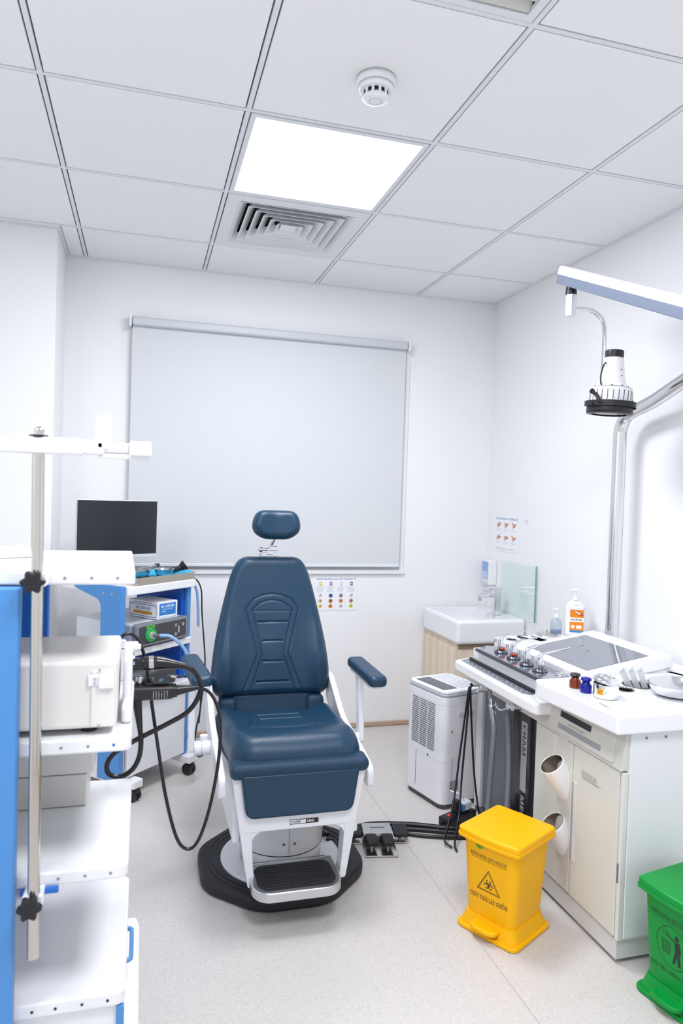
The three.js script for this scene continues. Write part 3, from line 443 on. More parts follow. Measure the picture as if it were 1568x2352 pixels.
// suction hand piece on its hose
{
  const t = thing('suction_hose', 'grey suction hose with chrome hand piece hanging on the treatment unit', 'hose', [0.41, 0.545, -0.24]);
  const hm = mat(0x83878e, 0.5), L = p => p.map(([x, y, z]) => [x - 0.41, y - 0.545, z + 0.24]);
  M('grip', rod(...L([[0.402, 0.61, -0.256], [0.404, 0.555, -0.24]]), 0.009, 0.0085), hm, t);
  M('hand_piece', merge(rod(...L([[0.404, 0.557, -0.24], [0.405, 0.51, -0.228]]), 0.0075, 0.006), rod(...L([[0.395, 0.53, -0.235], [0.418, 0.532, -0.232]]), 0.005), rod(...L([[0.401, 0.52, -0.215], [0.4, 0.475, -0.2]]), 0.0022), at(new THREE.SphereGeometry(0.009, 14, 10), ...L([[0.404, 0.528, -0.232]])[0])), chrome, t);
  M('hose', tube(L([[0.405, 0.512, -0.228], [0.405, 0.45, -0.208], [0.41, 0.32, -0.225], [0.42, 0.18, -0.255], [0.425, 0.06, -0.275], [0.44, 0.015, -0.26], [0.455, 0.03, -0.2], [0.46, 0.2, -0.185], [0.46, 0.38, -0.19], [0.455, 0.5, -0.2]]), 0.0095, 90, 10), hm, t);
}
// four spray atomisers on the glass panel
[[0.512, -0.37, 1, 'spray atomiser with orange base nearest the washbasin, first of the four on the glass panel', 0.55], [0.509, -0.267, 1, 'spray atomiser with orange base, second of the four from the washbasin', 0.1], [0.505, -0.163, 0, 'all chrome spray atomiser, third of the four from the washbasin', 0.4], [0.505, -0.072, 0, 'all chrome spray atomiser with thick nozzle, nearest the amber jar', 0.0]].forEach(([x, z, orange, label, up], i) => {
  const t = thing('spray_atomiser', label, 'atomiser', [x, 0.6987, z], 0, 'spray atomisers on the glass panel'); t.scale.setScalar(1.14);
  M('foot', lathe([[0, 0], [0.023, 0], [0.024, 0.003], [0.022, 0.005], [0.021, 0.006], [0.021, 0.009], [0.014, 0.011], [0, 0.012]]), darkChrome, t);
  if (orange) M('coloured_ring', merge(...[0, 1, 2, 3, 4, 5].map(k => at(new THREE.SphereGeometry(0.006, 12, 8).scale(1, 0.75, 1), 0.009 * Math.cos(k * 1.047), 0.016, 0.009 * Math.sin(k * 1.047)))), mat(0xd4501c, 0.35), t);
  M('bottle', lathe([[0, 0.01], [0.011, 0.01], [0.0115, 0.026], [0.007, 0.038], [0.0065, 0.05], [0.0045, 0.056], [0, 0.056]], 24), chrome, t);
  M('side_tube', rod([-0.014, 0.01, 0.006], [-0.014, 0.042, 0.006], 0.0028), chrome, t);
  M('body', merge(rod([-0.022, 0.044, 0.004], [0.006, 0.05, 0], 0.0045), rod([-0.024, 0.038, 0.004], [-0.024, 0.05, 0.004], 0.007), at(new THREE.SphereGeometry(0.006, 12, 10), 0.002, 0.053, 0)), chrome, t);
  const k = 0.02 + 0.012 * up;
  M('nozzle', merge(rod([0, 0.054, 0], [0.034, 0.054 + k * 0.4, 0.002], 0.0048, 0.004), rod([0.03, 0.053 + k * 0.4, 0.002], [0.1, 0.052 + k, 0.006], i === 3 ? 0.0028 : 0.0016), i === 0 ? rod([0.1, 0.052 + k, 0.006], [0.112, 0.045 + k * 0.8, 0.008], 0.0014) : rod([0.099, 0.052 + k, 0.006], [0.1, 0.052 + k, 0.006], 0.0014)), chrome, t);
});
// jars, pots and bottles on the worktop
function jar(name, label, x, z, glass, cap, s = 1) {
  const t = thing(name, label, 'jar', [x, 0.7203, z]);
  M('body', lathe([[0, 0.0], [0.0165, 0], [0.0175, 0.002], [0.0175, 0.022], [0.012, 0.029], [0.0118, 0.033], [0.0095, 0.033], [0.0102, 0.028], [0.0155, 0.021], [0.0155, 0.003], [0, 0.003]].map(p => [p[0] * s, p[1] * s]), 36), glass, t);
  M('stopper', lathe([[0, 0.03], [0.0085, 0.03], [0.009, 0.035], [0.0155, 0.037], [0.0165, 0.04], [0.015, 0.045], [0.009, 0.047], [0, 0.0475]].map(p => [p[0] * s, p[1] * s]), 36), cap, t);
}
jar('amber_jar', 'small amber glass jar with black stopper beside the blue jar', 0.456, 0.212, mat(0xa8480f, 0.08, 0, { transmission: 0.55, ior: 1.5, thickness: 0 }), mat(0x2e2c2c, 0.12));
jar('blue_jar', 'small cobalt blue glass jar between amber jar and steel pot', 0.458, 0.266, mat(0x1420b8, 0.06, 0, { transmission: 0.5, ior: 1.5, thickness: 0 }), mat(0x141fb0, 0.06, 0, { transmission: 0.4, ior: 1.5, thickness: 0 }));
{
  const t = thing('steel_pot', 'round steel pot with yellow label, its lid resting tilted on top', 'pot', [0.487, 0.7203, 0.325]);
  M('body', lathe([[0, 0], [0.034, 0], [0.0365, 0.003], [0.0365, 0.04], [0.0385, 0.042], [0.037, 0.043], [0.0355, 0.041], [0.035, 0.004], [0, 0.004]], 56), chrome, t);
  const lid = M('lid', lathe([[0.038, -0.004], [0.0385, 0.0], [0.037, 0.004], [0.03, 0.012], [0.014, 0.014], [0.012, 0.011], [0, 0.01]], 56), chrome, t, [0.0, 0.049, -0.002], [0.1, 0, -0.2]);
  M('lid_rim', new THREE.TorusGeometry(0.026, 0.003, 8, 48).rotateX(Math.PI / 2).translate(0, 0.013, 0), chrome, lid);
  const lab = canvasTex(128, 100, (g, w, h) => { g.fillStyle = '#e3a51a'; g.fillRect(0, 0, w, h); g.fillStyle = '#4a3208'; g.font = 'bold 40px sans-serif'; text(g, 'CỒN', 64, 50, 110, 40); g.fillText('70°', 24, 88); });
  M('label_print', new THREE.CylinderGeometry(0.0368, 0.0368, 0.017, 12, 1, true, 4.85, 0.6).translate(0, 0.022, 0), printMat(lab, 0.4), t);
}
{
  const t = thing('steel_basin', 'wide oval polished steel basin at the right edge of the worktop', 'basin', [0.735, 0.7203, 0.345]);
  M('bowl', lathe([[0, 0.002], [0.05, 0.002], [0.075, 0.012], [0.087, 0.038], [0.093, 0.04], [0.0935, 0.038], [0.0885, 0.036], [0.077, 0.01], [0.052, 0], [0, 0]], 72).scale(1.1, 1, 0.92), chrome, t);
  M('inner_wall', lathe([[0, 0.0035], [0.05, 0.0035], [0.0745, 0.013], [0.086, 0.038]], 72).scale(1.1, 1, 0.92), mat(0xdcdee0, 0.16, 1, { side: THREE.DoubleSide }), t);
}
// paper sachets standing in the well
for (let k = 0; k < 3; k++) {
  const t = thing('swab_sachet', ['white paper swab sachet leaning in the steel well, leftmost of three', 'white paper swab sachet leaning in the steel well, middle of three', 'white paper swab sachet leaning in the steel well, rightmost of three'][k], 'sachet', [0.672 + 0.018 * k, 0.7, 0.205 + 0.014 * k], 0, 'sachets in the well');
  const g = box(0.024, 0.11, 0.003, 0, 0.035, 0, 0.001); g.rotateZ(0.6 - 0.08 * k); g.rotateY(0.2);
  M('packet', g, mat(0xf6f8fa, 0.45, 0, { transmission: 0.35, thickness: 0 }), t); const m = box(0.012, 0.004, 0.0034, 0, 0.08, 0, 0.0005); m.rotateZ(0.6 - 0.08 * k); m.rotateY(0.2); M('print_band', m, mat(0x9fc9c0, 0.5), t);
}
{
  const t = thing('steel_disc', 'flat round steel cover with knob at the far end of the worktop', 'cover', [0.845, 0.7203, -0.575]);
  M('disc', lathe([[0, 0.003], [0.043, 0.003], [0.046, 0.0], [0.047, 0.001], [0.044, 0.0055], [0, 0.006]], 56), mat(0xd8d6d0, 0.3, 0.9), t);
  M('knob', lathe([[0, 0.005], [0.005, 0.005], [0.005, 0.02], [0.0035, 0.022], [0, 0.022]], 20), steel, t);
}
{
  const t = thing('sanitiser_bottle', 'white pump bottle with orange label at the far end of the worktop', 'bottle', [0.972, 0.7203, -0.56], -0.5);
  M('body', slab(rrect(0.085, 0.055, 0.02), 0, 0.135, 0.008, 3), white, t);
  M('shoulder', lathe([[0.0, 0.128], [0.028, 0.13], [0.026, 0.142], [0.013, 0.152], [0.012, 0.156], [0, 0.156]], 32).scale(1.3, 1, 0.9), white, t);
  M('pump', merge(cyl(0.013, 0.014, 0.016, 0, 0.163, 0, 24), cyl(0.0045, 0.0045, 0.03, 0, 0.182, 0, 12), box(0.018, 0.012, 0.02, 0, 0.2, 0, 0.004), rod([0, 0.201, 0], [-0.034, 0.196, 0.012], 0.004, 0.003)), white, t);
  const lab = canvasTex(256, 440, (g, w, h) => { g.fillStyle = '#f08a1d'; g.fillRect(0, 0, w, h); g.fillStyle = '#fff'; g.fillRect(0, 150, w, 84); g.fillStyle = '#5c3b20'; g.font = 'bold 60px sans-serif'; g.fillText('ASIRUB', 14, 214, 228); g.fillStyle = '#b7452a'; g.beginPath(); g.ellipse(170, 70, 80, 36, 0.5, 0, 7); g.fill(); g.fillStyle = '#f7d9b0'; g.beginPath(); g.ellipse(150, 60, 60, 20, 0.5, 0, 7); g.fill(); g.fillStyle = '#fff'; g.beginPath(); g.arc(60, 330, 34, 0, 7); g.fill(); g.fillRect(120, 300, 100, 62); g.fillStyle = '#2f8fd0'; g.fillRect(0, 400, w, 40); });
  M('label_print', at(new THREE.PlaneGeometry(0.058, 0.1), 0.006, 0.066, 0.0281), printMat(lab, 0.35), t);
}
{
  const t = thing('clear_pump_bottle', 'small clear pump bottle with blue liquid beside the white pump bottle', 'bottle', [0.905, 0.7203, -0.6]);
  M('body', lathe([[0, 0], [0.024, 0], [0.026, 0.004], [0.026, 0.05], [0.02, 0.062], [0.011, 0.068], [0.011, 0.074], [0.0095, 0.074], [0.0095, 0.067], [0.0185, 0.06], [0.0245, 0.049], [0.0245, 0.004], [0, 0.003]], 32), mat(0xf2f6fa, 0.05, 0, { transmission: 0.9, thickness: 0, ior: 1.45 }), t);
  M('liquid', lathe([[0, 0.004], [0.024, 0.005], [0.024, 0.017], [0, 0.017]], 28), mat(0x5b96d0, 0.1, 0, { transmission: 0.4, thickness: 0 }), t);
  M('pump', merge(cyl(0.012, 0.013, 0.014, 0, 0.08, 0, 20), cyl(0.004, 0.004, 0.02, 0, 0.096, 0, 10), box(0.014, 0.01, 0.016, 0, 0.109, 0, 0.003), rod([0, 0.11, 0], [-0.026, 0.107, 0.006], 0.0032)), white, t);
}
// ------------------------------------------------------------------ examination lamp
{
  const t = thing('examination_lamp', 'white examination lamp hanging from a jointed arm on a bent chrome pole', 'lamp', [0.985, 0.72, -0.32]);
  const L = p => p.map(([x, y, z]) => [x - 0.985, y - 0.72, z + 0.32]);
  M('pole_flange', lathe([[0, 0], [0.045, 0], [0.045, 0.006], [0.036, 0.01], [0.034, 0.02], [0, 0.02]], 40), chrome, t);
  M('pole', tube(L([[0.985, 0.725, -0.32], [0.985, 1.0, -0.32], [0.985, 1.35, -0.32], [0.985, 1.56, -0.32], [0.985, 1.615, -0.314], [0.984, 1.655, -0.285], [0.982, 1.675, -0.235], [0.975, 1.7, -0.12], [0.955, 1.75, 0.06], [0.93, 1.81, 0.3], [0.86, 1.83, 0.55], [0.72, 1.8, 0.76], [0.63, 1.77, 0.79]]), 0.0265, 150, 24), mat(0xe3e3e4, 0.14, 1), t);
  const a = [0.62, 2.146, -0.185], b = [0.62, 1.725, 0.78], A = V(...L([a])[0]), B = V(...L([b])[0]);
  const arm = new THREE.Group(); arm.name = 'arm'; t.add(arm); arm.position.copy(A); arm.lookAt(t.localToWorld(B.clone())); 
  const len = A.distanceTo(B);
  M('arm_cover', ext(roundPoly([[-0.022, 0.004], [0.022, 0.004], [0.022, 0.036], [-0.022, 0.036]], [0.002, 0.002, 0.014, 0.014]), len + 0.04, 0.004).translate(0, 0, -0.03), white, arm);
  M('arm_channel', box(0.042, 0.034, len + 0.03, 0, -0.012, len / 2 - 0.01, 0.003), mat(0x78849a, 0.4), arm);
  M('arm_screw', merge(rod([-0.024, -0.01, 0.005], [0.024, -0.01, 0.005], 0.006)), chrome, arm);
  M('arm_joint', rod(L([[0.62, 1.66, 0.79]])[0], L([[0.62, 1.83, 0.79]])[0], 0.035, 0.035, 28), white, t);
  const sx = (y0, y1, r) => rod(L([[0.622, y0, -0.15]])[0], L([[0.622, y1, -0.15]])[0], r, r, 32);
  const sw = M('swivel', sx(2.07, 1.992, 0.0195), mat(0xe2e4e8, 0.22, 0.4), t);
  M('swivel_band', merge(sx(2.099, 2.087, 0.0192), sx(2.084, 2.069, 0.0202)), black, sw);
  M('swivel_pin', sx(2.13, 2.06, 0.011), chrome, sw);
  M('drop_tube', tube(L([[0.625, 2.018, -0.15], [0.66, 2.019, -0.14], [0.7, 2.013, -0.128], [0.73, 1.985, -0.115], [0.738, 1.945, -0.105], [0.737, 1.86, -0.1], [0.732, 1.74, -0.095]]), 0.0085, 70, 14), chrome, t);
  // lamp head, hanging with its axis upright
  const h = new THREE.Group(); h.name = 'lamp_head'; t.add(h); h.position.set(...L([[0.76, 1.672, -0.085]])[0]); h.rotation.set(0.03, 0, -0.04);
  M('shell', lathe([[0, 0.055], [0.072, 0.055], [0.074, 0.045], [0.074, 0.0], [0.076, -0.002], [0.06, -0.004], [0, -0.004]].reverse(), 64), white, h);
  const cone = M('cone', lathe([[0.0, 0.168], [0.031, 0.168], [0.034, 0.16], [0.04, 0.11], [0.048, 0.075], [0.06, 0.06], [0.072, 0.055], [0, 0.05]], 56), white, h);
  for (const y of [0.098, 0.12]) M('screw_hole', rod([0.008, y, 0.0], [0.006, y, y > 0.11 ? 0.0405 : 0.0445], 0.0022), black, cone);
  M('cap', lathe([[0, 0.164], [0.031, 0.164], [0.032, 0.168], [0.032, 0.19], [0.03, 0.193], [0, 0.193]], 40), black, h);
  for (let k = 0; k < 24; k++) { const a2 = k / 24 * Math.PI * 2; const g = box(0.0022, 0.036, 0.003, 0, 0.026, 0.0738, 0); g.rotateY(a2); M('vent_slot', g, mat(0x55575c, 0.7), h); }
  for (let k = 0; k < 10; k++) { const g = new THREE.SphereGeometry(0.005, 10, 8).scale(1, 0.5, 1).translate(0, 0.0605, 0.0575); g.rotateY(k / 10 * Math.PI * 2); M('vent_hole', g, black, h); }
  M('rim', lathe([[0.06, -0.04], [0.079, -0.038], [0.081, -0.032], [0.081, -0.004], [0.077, 0.001], [0.07, 0.001]], 64), black, h);
  M('lens', lathe([[0, -0.03], [0.06, -0.033], [0.066, -0.038], [0.055, -0.037], [0, -0.034]], 48), darkGloss, h);
  M('handle', merge(new THREE.CylinderGeometry(0.09, 0.09, 0.02, 48, 1, true, -2.0, 4.2).translate(0, -0.006, 0), new THREE.CylinderGeometry(0.084, 0.084, 0.02, 48, 1, true, -2.0, 4.2).translate(0, -0.006, 0), new THREE.RingGeometry(0.084, 0.09, 48, 1, -0.55, 4.2).rotateX(-Math.PI / 2).rotateY(0.0).translate(0, 0.004, 0), tube([[-0.07, -0.008, 0.05], [-0.078, 0.0, 0.045], [-0.082, 0.02, 0.03], [-0.09, 0.032, 0.02]], 0.007, 20, 8), at(new THREE.TorusGeometry(0.006, 0.004, 8, 16), -0.092, 0.034, 0.018), tube([[0.08, -0.008, 0.03], [0.088, 0.01, 0.01], [0.085, 0.026, -0.01]], 0.007, 16, 8)), black, h);
  M('thumb_screw', rod([-0.092, -0.012, 0.02], [-0.076, -0.012, 0.018], 0.005), black, h);
  M('cable', tube([[-0.028, 0.15, 0.0], [-0.048, 0.135, 0.01], [-0.06, 0.1, 0.015], [-0.058, 0.07, 0.015], [-0.05, 0.055, 0.015]], 0.0028, 30, 8), cableM, h);
}

// ------------------------------------------------------------------ washbasin corner
{
  const grain = noiseTex(256, 512, (() => { const c = []; for (let i = 0; i < 256; i++) c.push((rnd() - 0.5) * 12 + 8 * Math.sin(i * 0.09) + 5 * Math.sin(i * 0.31)); return (i, j) => { const v = c[(i + Math.round(3 * Math.sin(j * 0.02)) + 256) % 256] + (rnd() - 0.5) * 4; return [233 + v * 0.7, 217 + v * 0.7, 196 + v * 0.65]; }; })());
  grain.repeat.set(3, 1.5);
  const wood = mat(0xffffff, 0.5, 0, { map: grain });
  const t = thing('vanity_cabinet', 'pale wood vanity cabinet under the white washbasin', 'cabinet', [0.885, 0, -1.38]);
  P('body', uvMetres(bb(0.705, 1.075, 0.1, 0.556, -1.612, -1.18, 0.002), 2, 1), wood, t);
  P('plinth', uvMetres(bb(0.73, 1.07, 0.001, 0.1, -1.6, -1.21, 0.001), 2, 1), wood, t);
  P('side_panel', uvMetres(bb(0.697, 0.706, 0.1, 0.525, -1.612, -1.185, 0.002), 2, 1), wood, t);
  P('door', uvMetres(bb(0.71, 0.885, 0.105, 0.525, -1.182, -1.166, 0.002), 0, 1), wood, t); P('door', uvMetres(bb(0.889, 1.07, 0.105, 0.525, -1.182, -1.166, 0.002), 0, 1), wood, t);
  P('finger_rail', bb(0.712, 1.07, 0.527, 0.552, -1.185, -1.178, 0.001), mat(0x9c866e, 0.6), t);
  const b = thing('washbasin', 'white ceramic washbasin on the pale wood cabinet', 'washbasin', [0.88, 0.557, -1.37]);
  const outer = box(0.395, 0.125, 0.46, 0, 0.0625, 0, 0.02, 4), inner = new RoundedBoxGeometry(0.27, 0.2, 0.36, 4, 0.04); inner.translate(-0.04, 0.135, 0);
  M('bowl', cut(clean(outer), clean(inner)), gloss, b);
  M('drain', lathe([[0, 0.0355], [0.02, 0.0355], [0.022, 0.038], [0.016, 0.039], [0, 0.038]], 28), chrome, b, [-0.04, 0, 0.0]);
  const f = thing('basin_faucet', 'chrome single lever faucet on the washbasin', 'faucet', [0.985, 0.6825, -1.3]);
  M('column', merge(box(0.042, 0.13, 0.042, 0, 0.065, 0, 0.006), lathe([[0, 0], [0.028, 0], [0.027, 0.006], [0, 0.006]], 28)), chrome, f);
  M('spout', merge(box(0.13, 0.022, 0.036, -0.05, 0.105, 0, 0.006), cyl(0.011, 0.011, 0.02, -0.1, 0.088, 0, 20)), chrome, f);
  M('lever', box(0.12, 0.016, 0.034, -0.03, 0.143, 0, 0.005), chrome, f);
  const gl = thing('glass_screen', 'green tinted glass splash screen standing on the washbasin by the wall', 'glass panel', [1.066, 0.6825, -1.24]);
  M('pane', box(0.008, 0.29, 0.37, 0, 0.145, 0.01, 0.001), mat(0xfafefd, 0.02, 0, { transmission: 0.96, thickness: 0, ior: 1.5 }), gl);
  M('polished_edge', box(0.0085, 0.29, 0.004, 0, 0.145, 0.197, 0.001), mat(0x7fa79c, 0.15), gl);
  const d = thing('soap_dispenser', 'white wall soap dispenser with blue window above the washbasin', 'dispenser', [1.08, 0.815, -1.53], -Math.PI / 2);
  M('body', ext(roundPoly([[-0.048, 0], [0.048, 0], [0.048, 0.145], [-0.048, 0.145]], 0.012), 0.05, 0.008, 3), white, d);
  M('window', ext(rrect(0.07, 0.1, 0.006, 0, 0.085), 0.004, 0.001).translate(0, 0, 0.049), mat(0x8fb0e0, 0.15), d);
  M('liquid_level', ext(rrect(0.068, 0.045, 0.004, 0, 0.058), 0.002, 0.0005).translate(0, 0, 0.052), mat(0xbcd0ee, 0.15), d);
  M('push_bar', box(0.065, 0.02, 0.02, 0, 0.016, 0.055, 0.006), mat(0xd5dae2, 0.3), d);
}
// ------------------------------------------------------------------ air dehumidifier
{
  const t = thing('dehumidifier', 'tall white portable dehumidifier with louvred side between chair and treatment unit', 'dehumidifier', [0.43, 0, -0.69], 0.25);
  // local: -x side carries the louvres, +z face looks to the camera
  const sh = roundPoly(xz([[-0.118, -0.135], [0.118, -0.135], [0.118, 0.135], [-0.118, 0.135]]), 0.04);
  const body = M('body', slab(sh, 0.02, 0.475, 0.006, 3), mat(0xeff0f5, 0.35), t);
  M('base_skirt', slab(roundPoly(xz([[-0.112, -0.128], [0.112, -0.128], [0.112, 0.128], [-0.112, 0.128]]), 0.038), 0.0, 0.024, 0.003), mat(0x4a4c50, 0.6), t);
  M('top_rim', slab(roundPoly(xz([[-0.119, -0.136], [0.119, -0.136], [0.119, 0.136], [-0.119, 0.136]]), 0.04), 0.474, 0.486, 0.004, 3), mat(0xaeb3ba, 0.35), t);
  M('top_cover', slab(roundPoly(xz([[-0.114, -0.131], [0.114, -0.131], [0.114, 0.131], [-0.114, 0.131]]), 0.038), 0.485, 0.499, 0.006, 3), mat(0xf1f2f6, 0.35), t);
  const cp = M('control_panel', slab(rrect(0.075, 0.2, 0.003, -0.06, 0.0), 0.4985, 0.5, 0.0005), mat(0x3f4248, 0.15), t);
  for (let k = 0; k < 4; k++) M('key_mark', slab(circle(0.004, -0.05, -0.06 + 0.04 * k), 0.5, 0.5004, 0), mat(0x8d9198, 0.3), cp);
  for (let k = 0; k < 13; k++) M('top_slat', bb(-0.012, 0.1, 0.498, 0.5005, -0.105 + k * 0.0165, -0.0985 + k * 0.0165, 0.0005, 1), mat(0xd7d9e0, 0.4), t);
  // louvres on the left side: three columns
  for (let c = 0; c < 3; c++) for (let k = 0; k < 22; k++) M('louvre_slot', bb(-0.1195, -0.116, 0.235 + k * 0.0093, 0.2385 + k * 0.0093, -0.088 + c * 0.056, -0.038 + c * 0.056, 0.0008, 1), mat(0x55585f, 0.6), body);
  M('seam', bb(-0.1186, -0.117, 0.05, 0.2, -0.052, -0.0495, 0), mat(0x44464c, 0.6), body);
  M('latch', bb(-0.1195, -0.115, 0.2, 0.212, 0.03, 0.036, 0.001), mat(0x33353a, 0.5), body);
  for (let k = 0; k < 2; k++) M('body_seam', slab(holeIn(roundPoly(xz([[-0.1184, -0.1354], [0.1184, -0.1354], [0.1184, 0.1354], [-0.1184, 0.1354]]), 0.04), roundPoly(xz([[-0.117, -0.134], [0.117, -0.134], [0.117, 0.134], [-0.117, 0.134]]), 0.039)), k ? 0.44 : 0.2, k ? 0.4408 : 0.2008, 0), mat(0xb9bcc4, 0.5), body);
  const gr = M('hand_grip', ext(rrect(0.085, 0.026, 0.011, 0.0, 0.395), 0.003, 0.001).translate(0, 0, 0.1335), mat(0xd2d4da, 0.4), body);
  screwAt(gr, -0.01, 0.395, 0.137, 0.004);
  M('power_mark', new THREE.TorusGeometry(0.0045, 0.0013, 8, 20).translate(-0.074, 0.33, 0.1352), mat(0xd8324a, 0.4), body);
  M('water_gauge', ext(rrect(0.014, 0.1, 0.006, -0.07, 0.17), 0.002, 0.0008).translate(0, 0, 0.1343), mat(0xd9dbe2, 0.3), body);
  const rate = canvasTex(200, 200, (g, w, h) => { g.fillStyle = '#aeb2b8'; g.fillRect(0, 0, w, h); g.fillStyle = '#3e4147'; for (let k = 0; k < 14; k++) { g.fillRect(10, 12 + k * 13, 40 + rnd() * 45, 4); g.fillRect(105, 12 + k * 13, 30 + rnd() * 50, 4); } });
  M('rating_label', new THREE.PlaneGeometry(0.048, 0.045).translate(-0.054, 0.098, 0.1357), printMat(rate, 0.4), body);
}
// ------------------------------------------------------------------ pedal bins
function pedalBin(label, p, ry, col, darker, draw, liner) {
  const t = thing('pedal_bin', label, 'waste bin', p, ry, 'pedal bins');
  const m = mat(col, 0.36, 0, { specularIntensity: 0.55 }), md = mat(darker, 0.35);
  const ring = (w0, d0, w1, d1, y0, y1, r, z0 = 0, z1 = 0) => {       // tapered tub wall
    const a = rrect(w0, d0, r, 0, -z0).getSpacedPoints(72), b = rrect(w1, d1, r * 1.1, 0, -z1).getSpacedPoints(72), pos = [], idx = [];
    a.forEach((q, i) => { pos.push(q.x, y0, -q.y, b[i].x, y1, -b[i].y); if (i) { const k = 2 * i; idx.push(k - 2, k, k - 1, k, k + 1, k - 1); } });
    const g = new THREE.BufferGeometry(); g.setAttribute('position', new THREE.Float32BufferAttribute(pos, 3)); g.setIndex(idx); g.computeVertexNormals(); return g;
  };
  const fl = M('base_flange', merge(slab(rrect(0.212, 0.214, 0.03, 0, 0.0), 0, 0.014, 0.005, 3), ring(0.196, 0.198, 0.176, 0.178, 0.012, 0.05, 0.03), slab(rrect(0.176, 0.178, 0.03), 0.046, 0.05, 0.001)), m, t);
  M('pedal_recess', bb(-0.042, 0.042, 0.006, 0.034, 0.09, 0.1012, 0.003), md, fl);
  const body = M('body', merge(ring(0.168, 0.168, 0.192, 0.205, 0.046, 0.285, 0.03, 0, -0.004), slab(rrect(0.166, 0.166, 0.028), 0.046, 0.05, 0.001)), mat(col, 0.36, 0, { specularIntensity: 0.55, side: THREE.DoubleSide }), t);
  const lid = new THREE.Group(); lid.name = 'lid'; t.add(lid);
  const ls = new THREE.Shape(); const w = 0.106; ls.moveTo(-w + 0.015, -0.108); ls.quadraticCurveTo(-w, -0.106, -w, -0.09); ls.lineTo(-w, 0.1); ls.quadraticCurveTo(-w, 0.114, -w + 0.018, 0.116); ls.lineTo(w - 0.018, 0.116); ls.quadraticCurveTo(w, 0.114, w, 0.1); ls.lineTo(w, -0.09); ls.quadraticCurveTo(w, -0.106, w - 0.015, -0.108); ls.quadraticCurveTo(0, -0.124, -w + 0.015, -0.108);
  M('cover', slab(ls, 0.285, 0.309, 0.008, 4), m, lid); M('cover_rim', slab(ls, 0.28, 0.29, 0.002).scale(1.02, 1, 1.02), m, lid);
  M('hinge', box(0.06, 0.016, 0.014, 0, 0.292, -0.118, 0.004), m, lid);
  M('pedal', slab(roundPoly(xz([[-0.045, 0.07], [0.045, 0.07], [0.045, 0.118], [0.02, 0.13], [-0.02, 0.13], [-0.045, 0.118]]), 0.015), 0.022, 0.036, 0.005, 3), m, t, [0, 0.004, 0.0], [0.0, 0, 0]);
  if (liner) M('bag_tie', tube([[-0.05, 0.284, 0.092], [-0.04, 0.27, 0.1], [-0.03, 0.264, 0.1025], [-0.02, 0.268, 0.102], [-0.015, 0.284, 0.098]], 0.003, 30, 8), mat(0x58c322, 0.4), t);
  const print = M('print', new THREE.PlaneGeometry(0.15, 0.2), printMat(canvasTex(600, 800, draw), 0.4, true), body, [0, 0.165, 0.0928 + 0.0008]);
  print.rotation.x = Math.atan2((0.205 / 2 + 0.004 - 0.084) - 0.008, 0.239); print.position.z = 0.0915;
  return t;
}
const curved = (g, txt, cx, y, size, wd, sag, line) => { g.font = `bold ${size}px serif`; g.textAlign = 'center'; const L = [...txt], ws = L.map(c => g.measureText(c.normalize('NFD')[0].replace('Đ', 'D')).width), tw = ws.reduce((a, b) => a + b, 0), k = wd / tw; let x = cx - wd / 2; L.forEach((c, i) => { const cw = ws[i] * k, u = (x + cw / 2 - cx) / (wd / 2); g.save(); g.translate(x + cw / 2, y + sag * (1 - u * u)); g.scale(k, 1); if (c !== ' ') glyph(g, c, size); g.restore(); x += cw; }); if (line) { g.lineWidth = 5; g.beginPath(); g.moveTo(cx - wd / 2, y + 18); g.quadraticCurveTo(cx, y + 18 + 2 * sag, cx + wd / 2, y + 18); g.stroke(); } };
pedalBin('yellow plastic pedal bin with biohazard triangle in front of the treatment unit', [0.222, 0, 0.232], -1.06, 0xfdbb04, 0xc48702, (g, w, h) => {
  g.clearRect(0, 0, w, h); g.fillStyle = g.strokeStyle = '#2a2208';
  curved(g, 'KHÔNG ĐỰNG QUÁ VẠCH NÀY', w / 2, 120, 54, 500, 10, true);
  g.lineWidth = 9; g.lineJoin = 'round'; g.beginPath(); g.moveTo(w / 2, 260); g.lineTo(w / 2 + 155, 520); g.lineTo(w / 2 - 155, 520); g.closePath(); g.stroke(); g.lineWidth = 4; g.beginPath(); g.moveTo(w / 2, 286); g.lineTo(w / 2 + 132, 507); g.lineTo(w / 2 - 132, 507); g.closePath(); g.stroke();
  g.save(); g.translate(w / 2, 432); g.lineWidth = 11; for (let k = 0; k < 3; k++) { g.save(); g.rotate(k * 2.0944); g.beginPath(); g.arc(0, -34, 28, -1.0 - 0.15, Math.PI + 1.15); g.stroke(); g.restore(); } g.lineWidth = 7; g.beginPath(); g.arc(0, 0, 26, 0, 7); g.stroke(); g.beginPath(); g.arc(0, 0, 9, 0, 7); g.fill(); g.restore();
  curved(g, 'CHẤT THẢI LÂY NHIỄM', w / 2, 640, 74, 520, 8, false);
}, true);
